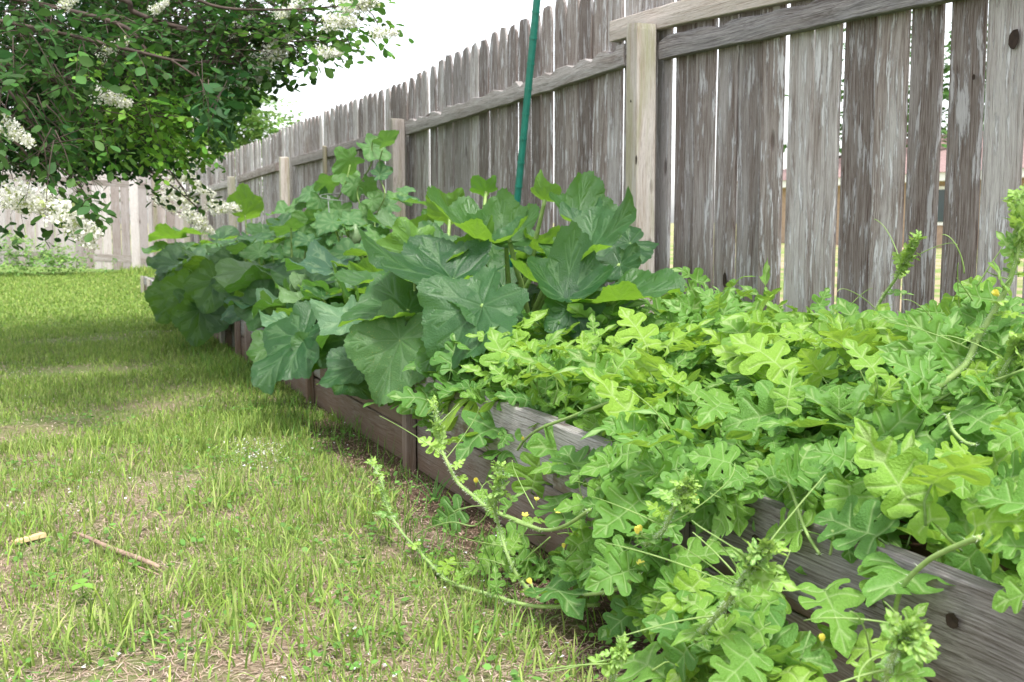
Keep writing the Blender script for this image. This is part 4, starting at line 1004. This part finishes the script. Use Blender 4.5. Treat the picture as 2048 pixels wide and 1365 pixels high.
tag(put('fallen_petals', np_mesh('fallen_petals', V.reshape(-1, 3), T, np.full((n*4, 3), .78), M_petal)), 'tiny white fallen petals scattered over the lawn', 'petals', kind='stuff')
# small round-leaved weeds among the grass
rs = np.random.RandomState(8); V = []; T = []; C_ = []; o_ = 0
cl = []
for i in range(150):
    cx_, cy_ = rs.uniform(-.3, 1.1), 1.7+3.5*rs.rand()**1.3
    for q in range(rs.randint(6, 22)):
        p = np.array([cx_+rs.normal(0, .04), cy_+rs.normal(0, .04), rs.uniform(.008, .035)]); s_ = rs.uniform(.004, .009); a = rs.rand()*6.28; tl = rs.normal(0, .3, 2)
        ring = [[p[0]+math.cos(a+k_*PI/3)*s_*(1.3 if k_ % 3 == 0 else .9), p[1]+math.sin(a+k_*PI/3)*s_*(1.3 if k_ % 3 == 0 else .9), p[2]+s_*(tl[0]*math.cos(k_*PI/3)+tl[1]*math.sin(k_*PI/3))] for k_ in range(6)]
        V += ring; T += [(o_, o_+1, o_+2), (o_, o_+2, o_+3), (o_, o_+3, o_+4), (o_, o_+4, o_+5)]; c_ = np.array((.14, .3, .06))*rs.uniform(.7, 1.3); C_ += [c_]*6; o_ += 6
tag(put('clover', np_mesh('clover', np.array(V), np.array(T), np.array(C_), M_grass)), 'small round leaved weeds mixed into the lawn', 'clover', kind='stuff')
# dirt crumbs and mulch by the near bed
parts = [blades(9000, (.93, 1.19), (1.6, 5.0),   .008, .03, .0015, .005, 31, 4.5, -9, [(.1, .06, .04), (.25, .16, .12), (.4, .3, .24), (.05, .03, .02)], lay=.1, flat=1.4, dcut=False, z0=.003)]
V, T, C_ = merge(parts)
tag(put('mulch', np_mesh('mulch', V, T, C_, M_dry)), 'dark crumbled bark and twigs on the bare strip beside the bed', 'mulch', kind='stuff')

# stick, wood chip, seedling
a = on_z(140, 1068, .012); b = on_z(320, 1142, .012); mb = MB()
P = [a.lerp(b, t)+Vector((0, 0, .008+.002*math.sin(t*9))) for t in np.linspace(0, 1, 9)]
mb.tube(P, [.003, .0045, .006, .006, .0065, .007, .007, .0065, .005], 7)
tag(mb.build('stick', M_stick, None, True), 'thin brown stick lying across the grass', 'stick')
mb = MB(); a = on_z(215, 1112, .01); b = on_z(318, 1150, .01); mb.tube([a, a.lerp(b, .5)+Vector((0, .003, 0)), b], [.0015, .003, .002], 5)
tag(mb.build('stick', M_stick, None, True), 'thinner splinter lying alongside and below the brown stick', 'stick')
a = on_z(28, 1088, .01); b = on_z(86, 1072, .012); dd = (b-a); sd = Vector((-dd.y, dd.x, 0)).normalized()*.016; mb = MB()
mb.add([a-sd*.8, b-sd*1.1, b+sd*.7, a+sd, a-sd*.7+Vector((0, 0, .008)), b-sd+Vector((0, 0, .011)), b+sd*.6+Vector((0, 0, .009)), a+sd*.9+Vector((0, 0, .007))],
       [(0, 3, 2, 1), (4, 5, 6, 7), (0, 1, 5, 4), (1, 2, 6, 5), (2, 3, 7, 6), (3, 0, 4, 7)])
tag(mb.build('wood_chip', M_chip), 'yellowish split wood chip in the grass at the left edge', 'wood chip')
sd_ = empty('seedling', on_z(165, 1200, 0), 'small broad leaved seedling with three bright leaves in the lawn', 'seedling')
for (tx, ty, s_) in ((158, 1150, .052), (140, 1185, .045), (200, 1180, .04)):
    A = on_z(165, 1178, .035); Tt = on_z(tx, ty, .045); mb = MB(); V = []; d = (Tt-A).normalized(); sdv = d.cross(Vector((0, 0, 1))).normalized()
    for t, w_ in ((0, .05), (.25, .42), (.5, .5), (.75, .33), (1, 0)):
        for e in (-1, 0, 1): V.append(A+d*s_*t+sdv*w_*s_*.55*e+Vector((0, 0, .004*abs(e)-.01*t*t+.008)))
    mb.add(V, [(i*3+e, i*3+e+1, i*3+e+4, i*3+e+3) for i in range(4) for e in (0, 1)], (.22, .42, .07)); mb.build('leaf', M_grass, sd_, True)
mb = MB(); mb.tube([on_z(165, 1200, 0), on_z(165, 1178, .035)+Vector((0, 0, .008))], .0015, 5); mb.build('stem', M_stem, sd_)
gz0 = on_x(862, 985, 1.22); tf = empty('grass_tuft', (gz0.x, gz0.y, 0), 'dark green strap leaved tuft at the foot of the bed boards', 'grass tuft')
for i in range(7):
    an = U(-.9, .9); mb = MB(); V = []; ln = U(.09, .16)
    for q in range(5):
        t = q/4; c0 = Vector((gz0.x+.01*i*.3, gz0.y, 0))+Vector((math.sin(an)*.3*RT.x, math.sin(an)*.3*RT.y, 0))*ln*t*(1+t)*2+Vector((0, 0, ln*(t-.25*t*t)))
        for e in (-1, 1): V.append(c0+RT*.004*e*(1-t*.9))
    mb.add(V, [(q*2, q*2+1, q*2+3, q*2+2) for q in range(4)], (.09, .2, .05)); mb.build('blade', M_grass, tf, True)

# ------------------------------------------------------------ crepe myrtle
tree = empty('crepe_myrtle', (-1.6, 6.5, 0), 'white flowering crepe myrtle tree with drooping leafy branches at upper left', 'tree')
mb = MB(); tb_ = Vector((-1.6, 6.5, 0))
for (dx, dy) in ((0, 0), (.15, .1), (-.12, .15)):
    mb.tube(smoothline([(-1.6+dx, 6.5+dy, 0), (-1.5+dx*2, 6.4+dy*2, .8), (-1.2+dx*4, 6.2+dy*4, 1.6), (-.6+dx*6, 6+dy*6, 2.4), (0+dx*9, 5.8+dy*8, 3.0)]), [.055-.0017*i for i in range(25)], 8)
mb.build('trunk', M_bark, tree, True)
br = [([(-150, -60), (219, -8), (267, 24), (342, 51), (420, 62), (500, 60), (600, 40), (690, 55)], 5.0, .016), ([(-60, -20), (226, 44), (291, 99), (342, 120), (445, 127), (520, 130)], 4.8, .012),
      ([(-60, 80), (24, 190), (82, 274), (113, 325), (165, 380), (200, 445)], 4.2, .007), ([(-80, 220), (17, 274), (68, 328), (110, 400)], 4.5, .009), ([(-60, 180), (60, 240), (160, 270), (260, 320), (340, 370), (400, 420)], 6.5, .014),
      ([(150, 180), (250, 250), (330, 330), (380, 400)], 6.0, .01), ([(-100, 120), (100, 150), (220, 180), (300, 220), (380, 260)], 5.5, .012), ([(300, -60), (420, 10), (560, 20), (720, 15), (760, 60)], 4.6, .008), ([(342, 120), (400, 160), (440, 200), (450, 220)], 4.4, .005)]
mb = MB()
br.append(([(150, 250), (250, 300), (320, 330), (370, 380), (400, 430)], 9.3, .012)); br.append(([(200, 200), (300, 230), (370, 280), (380, 330)], 9.3, .010))
for pix, dpt, ra in br:
    P = smoothline([at(a, b, dpt+.25+.05*i) for i, (a, b) in enumerate(pix)], 5); mb.tube(P, [ra*(1-.75*i/(len(P)-1)) for i in range(len(P))], 6)
    base = P[0]; tr_ = Vector((-1.2, 6.2, 1.7)); mb.tube(smoothline([tr_, tr_.lerp(base, .5)+Vector((0, 0, .15)), base], 4), [ra*1.6]*8+[ra], 6)
mb.build('branch', M_bark, tree, True)
LEAF = np.array([(0, 0, 0), (.20, .25, .04), (.30, .55, .05), (.20, .85, .02), (0, 1, -.04), (-.20, .85, .02), (-.30, .55, .05), (-.20, .25, .04), (0, .5, 0)])
LT = np.array([(8, i, (i+1) % 8) for i in range(8)])
def spray(rs, P, d, ln, nl, ls, colr, out):
    d = d/np.linalg.norm(d)
    if len(out) > 2: out[2].append([P+d*ln*t+np.array((0, 0, -.35*ln*t*t)) for t in (-.5, 0, .5, 1)])
    s_ = np.cross(d, (0, 0, 1)); s_ = s_/(np.linalg.norm(s_)+1e-6); 
    for i in range(nl):
        t = (i+1)/nl; q = P+d*ln*t+np.array((0, 0, -.35*ln*t*t)); sg = 1 if i % 2 else -1
        y_ = s_*sg*.8+d*.5+rs.normal(0, .25, 3)+np.array((0, 0, -.25)); y_ /= np.linalg.norm(y_)
        n_ = np.array((0, 0, 1.0))+rs.normal(0, .45, 3); n_ -= y_*n_.dot(y_); n_ /= np.linalg.norm(n_); x_ = np.cross(y_, n_)
        sz = ls*rs.uniform(.7, 1.2)
        out[0].append((LEAF[:, :1]*x_+LEAF[:, 1:2]*y_+LEAF[:, 2:3]*n_)*sz+q); c_ = colr*rs.uniform(.65, 1.3)*np.array((rs.uniform(.85, 1.25), 1, rs.uniform(.8, 1.1))); out[1].append(np.repeat(c_[None], 9, 0))
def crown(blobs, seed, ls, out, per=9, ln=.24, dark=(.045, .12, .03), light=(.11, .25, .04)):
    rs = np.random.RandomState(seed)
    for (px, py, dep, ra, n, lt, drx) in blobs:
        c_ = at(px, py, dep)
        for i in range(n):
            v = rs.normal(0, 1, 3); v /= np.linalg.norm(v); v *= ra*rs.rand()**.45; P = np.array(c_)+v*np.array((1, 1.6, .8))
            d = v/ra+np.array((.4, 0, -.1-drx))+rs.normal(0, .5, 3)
            cc_ = np.array(dark)*(1-lt)+np.array(light)*lt  # lt runs from shaded to sunlit foliage; that light is put into the leaf colour
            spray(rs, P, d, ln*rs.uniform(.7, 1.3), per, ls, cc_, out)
out = ([], [], [])
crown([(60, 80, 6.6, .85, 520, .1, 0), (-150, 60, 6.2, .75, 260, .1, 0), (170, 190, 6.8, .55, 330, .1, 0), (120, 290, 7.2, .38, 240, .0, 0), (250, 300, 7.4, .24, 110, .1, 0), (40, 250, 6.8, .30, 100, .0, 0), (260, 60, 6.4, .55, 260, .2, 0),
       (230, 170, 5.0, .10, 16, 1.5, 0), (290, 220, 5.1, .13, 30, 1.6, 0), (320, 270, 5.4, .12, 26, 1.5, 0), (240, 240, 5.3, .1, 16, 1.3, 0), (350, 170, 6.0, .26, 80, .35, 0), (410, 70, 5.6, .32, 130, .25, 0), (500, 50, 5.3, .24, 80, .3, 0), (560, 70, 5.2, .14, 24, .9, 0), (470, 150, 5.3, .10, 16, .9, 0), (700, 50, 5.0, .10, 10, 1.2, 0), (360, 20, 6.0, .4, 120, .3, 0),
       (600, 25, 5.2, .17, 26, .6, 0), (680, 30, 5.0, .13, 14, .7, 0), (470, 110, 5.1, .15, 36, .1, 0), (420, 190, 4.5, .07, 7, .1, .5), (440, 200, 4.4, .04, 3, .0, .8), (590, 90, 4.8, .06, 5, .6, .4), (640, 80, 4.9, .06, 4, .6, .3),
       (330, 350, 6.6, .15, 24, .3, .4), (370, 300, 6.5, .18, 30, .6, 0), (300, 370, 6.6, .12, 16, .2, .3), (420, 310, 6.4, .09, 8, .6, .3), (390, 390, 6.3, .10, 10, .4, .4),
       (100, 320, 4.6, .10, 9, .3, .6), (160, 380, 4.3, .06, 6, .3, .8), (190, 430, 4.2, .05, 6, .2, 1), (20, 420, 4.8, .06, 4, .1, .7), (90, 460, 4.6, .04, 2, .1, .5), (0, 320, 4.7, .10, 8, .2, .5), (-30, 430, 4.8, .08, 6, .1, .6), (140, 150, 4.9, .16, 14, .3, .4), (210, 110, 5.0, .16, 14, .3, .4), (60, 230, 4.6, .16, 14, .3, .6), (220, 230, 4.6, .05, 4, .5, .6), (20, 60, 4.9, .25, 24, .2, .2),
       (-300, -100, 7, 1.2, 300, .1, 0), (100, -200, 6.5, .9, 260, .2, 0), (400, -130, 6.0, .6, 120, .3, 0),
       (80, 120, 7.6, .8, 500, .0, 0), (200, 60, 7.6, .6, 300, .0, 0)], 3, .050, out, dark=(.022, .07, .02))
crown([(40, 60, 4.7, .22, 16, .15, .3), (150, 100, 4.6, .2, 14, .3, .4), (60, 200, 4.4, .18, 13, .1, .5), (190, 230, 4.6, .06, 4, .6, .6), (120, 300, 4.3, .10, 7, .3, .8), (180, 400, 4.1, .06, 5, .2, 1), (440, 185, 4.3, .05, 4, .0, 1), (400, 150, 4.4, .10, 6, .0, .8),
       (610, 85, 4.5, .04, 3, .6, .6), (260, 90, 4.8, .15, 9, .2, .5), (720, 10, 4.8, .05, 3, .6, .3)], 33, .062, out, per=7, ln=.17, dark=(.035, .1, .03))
LV = np.concatenate(out[0]).reshape(-1, 9, 3); LC = np.concatenate(out[1]).reshape(-1, 9, 3)
cp = np.array(EYE); fw = np.array(FW)
def pj(LV):
    ctr = LV[:, 8]; dep = (ctr-cp)@fw; return dep, CX+FPX*((ctr-cp)@np.array(RT))/dep, CY-FPX*((ctr-cp)@np.array(UPV))/dep
dep, pxx, pyy = pj(LV)    # keep the underside of the crown where real branches stop
lim = np.interp(pxx, [-600, 0, 60, 200, 330, 430, 500, 560, 700, 800], [420, 345, 350, 352, 345, 310, 215, 150, 110, 80])+np.random.RandomState(1).normal(0, 14, len(pxx))
lim2 = np.interp(pxx, [-200, 0, 120, 215, 240, 330, 430, 480, 560, 700, 820], [520, 500, 490, 470, 350, 420, 440, 230, 200, 130, 110])
ok = np.where(dep > 5.6, pyy < np.where((pxx > 290) & (pxx < 450) & (np.random.RandomState(2).rand(len(pxx)) < .22), 430, lim), (pyy < lim2) & ((pyy < lim) | (np.random.RandomState(3).rand(len(pxx)) < .6)))
LV = LV[ok]; LC = LC[ok]; dep, pxx, pyy = pj(LV)
vis = (pxx > 0) & (pxx < 2048) & (pyy > 0); order = np.argsort(np.where(vis, dep, 99)); near = order[:280]; restl = order[280:]
mbt = MB()
for L_ in out[2]:
    a_, b_, c_ = proj(L_[3]), proj(L_[0]), proj(L_[1])
    if a_[2] < 6.2 and -80 < a_[0] < 860 and a_[1] > -60 and a_[1] < np.interp(a_[0], [0, 215, 240, 330, 480, 560, 820], [480, 450, 340, 350, 220, 190, 100]) and b_[1] < np.interp(b_[0], [0, 215, 240, 330, 480, 560, 820], [470, 440, 340, 340, 220, 190, 100]): mbt.tube(L_, [.0028, .0022, .0016, .0008], 3)
tw_ = mbt.build('twigs', M_bark, tree, True); tw_['kind'] = 'stuff'
tl_ = np.array(tree.location)
b_ = np.arange(len(restl))*9; T = (LT[None]+b_[:, None, None]).reshape(-1, 3)
o = bpy.data.objects.new('foliage', np_mesh('foliage', LV[restl].reshape(-1, 3)-tl_, T, LC[restl].reshape(-1, 3), M_tleaf)); col.objects.link(o); o.parent = tree; o['kind'] = 'stuff'
for i in near:
    me = np_mesh('leaf', LV[i]-LV[i, 0], LT, LC[i], M_tleaf, True); put('leaf', me, tree, Matrix.Translation(Vector(LV[i, 0])))
# flower panicles
def panicle(seed, n=520):
    rs = np.random.RandomState(seed); V = []; T = []; C_ = []; o_ = 0
    for i in range(n):
        t = rs.rand(); v = rs.normal(0, 1, 3); v /= np.linalg.norm(v); rr = (.34*(1-.55*t))*rs.rand()**.4
        p = np.array((0, 0, t-.2))+v*rr*np.array((1, 1, .7)); s_ = rs.uniform(.022, .055); u_ = rs.normal(0, 1, 3); u_ /= np.linalg.norm(u_); w_ = np.cross(u_, rs.normal(0, 1, 3)); w_ /= np.linalg.norm(w_)
        for q in range(5): V.append(p+(u_*math.cos(q*1.257)+w_*math.sin(q*1.257))*s_*rs.uniform(.6, 1.2)+rs.normal(0, .006, 3))
        T += [(o_, o_+1, o_+2), (o_, o_+2, o_+3), (o_, o_+3, o_+4)]; o_ += 5
        c_ = np.array((.88, .87, .80)) if rs.rand() > .2 else np.array((.42, .48, .2)); C_ += [c_*rs.uniform(.8, 1.05)]*5
    return np_mesh('flower_cluster', np.array(V), np.array(T), np.array(C_), M_petal)
pm = [panicle(i) for i in range(5)]
for (px, py, dep_, s_, ang) in ((205, 190, 4.9, .13, 1.9), (18, 255, 4.5, .12, 2.2), (125, 430, 4.5, .17, 2.1), (90, 405, 4.6, .16, 2.0), (35, 385, 4.6, .16, 2.1), (150, 455, 4.5, .12, 2.4), (375, 330, 9.6, 0.25, 1.0), (365, 290, 9.6, 0.22, .6), (340, 385, 9.6, 0.25, 2.0), (375, 425, 9.6, 0.23, 2.4), (430, 415, 9.6, 0.22, 1.6),
     (380, 250, 9.6, 0.20, .5), (395, 375, 9.6, 0.17, 2), (345, 350, 9.6, 0.20, 1.8), (215, 105, 5.2, .11, 1.0), (130, 10, 5.0, .09, 1), (480, 165, 5.6, .15, 1.3), (520, 125, 5.4, .15, 1.2), (545, 95, 5.4, .12, 1.0), (470, 60, 5.5, .12, 1), (690, 15, 5.1, .15, 1.4), (660, 45, 5.0, .12, 1.6), (640, 105, 5.0, .10, 1.6),
     (600, 10, 5.3, .12, 1), (320, 400, 9.6, 0.17, 2.2), (10, 400, 4.7, .12, 2), (310, 20, 5.6, .08, 1), (400, 440, 9.6, 0.17, 2.4), (560, 30, 5.3, .1, 1.2), (755, 65, 4.9, .09, 1.6)):
    P = at(px, py, dep_-.3); s_ *= 1.15; ax = (RT*math.sin(ang)+UPV*math.cos(ang)).normalized()
    z_ = ax; x_ = z_.orthogonal().normalized(); y_ = z_.cross(x_); M = Matrix.Translation(P) @ Matrix((x_, y_, z_)).transposed().to_4x4() @ Matrix.Rotation(U(0, 6), 4, 'Z') @ Matrix.Scale(s_, 4)
    put('flower_cluster', random.choice(pm), tree, M)

# ------------------------------------------------------------ trees and shrubs beyond
def bgtree(name, x0, y0, h, ra, n, ls, colr, seed, label, zc=.62, group=None, cat='tree'):
    rs = np.random.RandomState(seed); e = empty(name, (x0, y0, 0), label, cat, group)
    mb = MB(); mb.tube([(x0, y0, 0), (x0+.05*h, y0, h*.4), (x0, y0, h*.75)], [.035*h, .025*h, .008*h], 7)
    lim = []
    for i in range(7):
        a = rs.rand()*6.28; q = Vector((x0, y0, h*rs.uniform(.3, .6))); e2 = q+Vector((math.cos(a)*ra*.7, math.sin(a)*ra*.7, h*.25)); mb.tube([q, q.lerp(e2, .5)+Vector((0, 0, .03*h)), e2], [.012*h, .008*h, .003*h], 5); lim.append(e2)
    mb.build('trunk', M_bark2, e, True)
    o_ = ([], [])
    cl = [np.array((x0, y0, h*zc))+rs.normal(0, 1, 3)*np.array((ra*.45, ra*.45, h*.16)) for _ in range(22)]
    for i in range(n):
        c_ = cl[rs.randint(len(cl))]; v = rs.normal(0, 1, 3); v /= np.linalg.norm(v); P = c_+v*ra*.36*rs.rand()**.35
        spray(rs, P, v+rs.normal(0, .5, 3), ls*3, 5, ls, np.array(colr), o_)
    Vv = np.concatenate(o_[0]); Cc = np.concatenate(o_[1]); nn_ = len(Vv)//9; T = (LT[None]+(np.arange(nn_)*9)[:, None, None]).reshape(-1, 3)
    o = bpy.data.objects.new('crown', np_mesh('crown', Vv-np.array((x0, y0, 0)), T, Cc, M_tleaf)); col.objects.link(o); o.parent = e
bgtree('background_tree', 3.7, 26.5, 4.9, 1.7, 2800, .13, (.16, .30, .07), 5, 'light green tree rising above the corner where the two fences meet')
bgtree('background_tree', 1.2, 27, 4.6, 1.8, 1200, .13, (.1, .22, .05), 6, 'leafy tree behind the back fence, mostly hidden by the flowering tree')
bgtree('background_tree', 31, 31, 7.5, 4, 900, .3, (.07, .16, .04), 7, 'dark green tree behind the neighbouring house, glimpsed through the fence gaps')
bgtree('background_tree', 39, 27, 7.5, 4, 900, .3, (.07, .16, .04), 8, 'second dark tree right of the neighbouring house, glimpsed through the widest fence gap')
for (x0, y0, h, sd, lb) in ((-.35, 18.6, .75, 11, 'pale leafy weed bush against the back fence at the left edge'), (.3, 18.5, .55, 12, 'lower weed clump right of the leafy bush by the back fence')):
    rs = np.random.RandomState(sd); o_ = ([], []); e = empty('weed_bush', (x0, y0, 0), lb, 'bush')
    for i in range(150):
        P = np.array((x0+rs.normal(0, .3), y0+rs.normal(0, .2), rs.rand()*h*.8)); spray(rs, P, rs.normal(0, 1, 3)+np.array((0, 0, .8)), .2, 7, .06, np.array((.2, .36, .1)), o_)
    Vv = np.concatenate(o_[0]); Cc = np.concatenate(o_[1]); T = (LT[None]+(np.arange(len(Vv)//9)*9)[:, None, None]).reshape(-1, 3)
    o = bpy.data.objects.new('foliage', np_mesh('foliage', Vv-np.array((x0, y0, 0)), T, Cc, M_tleaf)); col.objects.link(o); o.parent = e
# ------------------------------------------------------------ neighbour's house, seen through the gaps
hs_ = empty('house', (30, 22, 0), 'neighbouring house with shingle roof, glimpsed through the gaps in the fence', 'house')
def HO(o): o.parent = hs_; return o
mb = MB(); mb.box((-4, -14, 0), (4, 14, 2.05)); o_ = mb.build('wall', M_brick); HO(o_)
mb = MB(); mb.box((-4.6, -14.6, 2.05), (4.6, 14.6, 2.3)); HO(mb.build('fascia', M_white))
mb = MB(); mb.add([(-4.7, -14.7, 2.302), (4.7, -14.7, 2.302), (4.7, 14.7, 2.302), (-4.7, 14.7, 2.302), (0, -10, 3.9), (0, 10, 3.9)], [(0, 3, 2, 1), (0, 1, 4), (1, 2, 5, 4), (2, 3, 5), (3, 0, 4, 5)]); HO(mb.build('roof', M_shingle))
for yy in (-9, -3, 4, 10):
    mb = MB(); mb.box((-4.06, yy-.8, .7), (-4.003, yy+.8, 1.9)); w_ = HO(mb.build('window', M_white))
    mb = MB(); mb.box((-4.08, yy-.7, .8), (-4.062, yy+.7, 1.8)); p_ = mb.mesh('pane', M_pane); po = bpy.data.objects.new('pane', p_); col.objects.link(po); po.parent = w_

for o in list(bpy.data.objects):
    g = {'raised_bed': 'board raised beds along the fence', 'watermelon_plant': 'watermelon plants in the nearest bed', 'squash_plant': 'squash plants in the raised beds',
         'background_tree': 'trees beyond the fences', 'weed_bush': 'weeds at the foot of the back fence', 'wooden_fence': 'fences round the yard', 'stick': 'dead sticks on the lawn'}.get(o.name.split('.')[0])
    if g and o.parent is None and 'category' in o: o['group'] = g
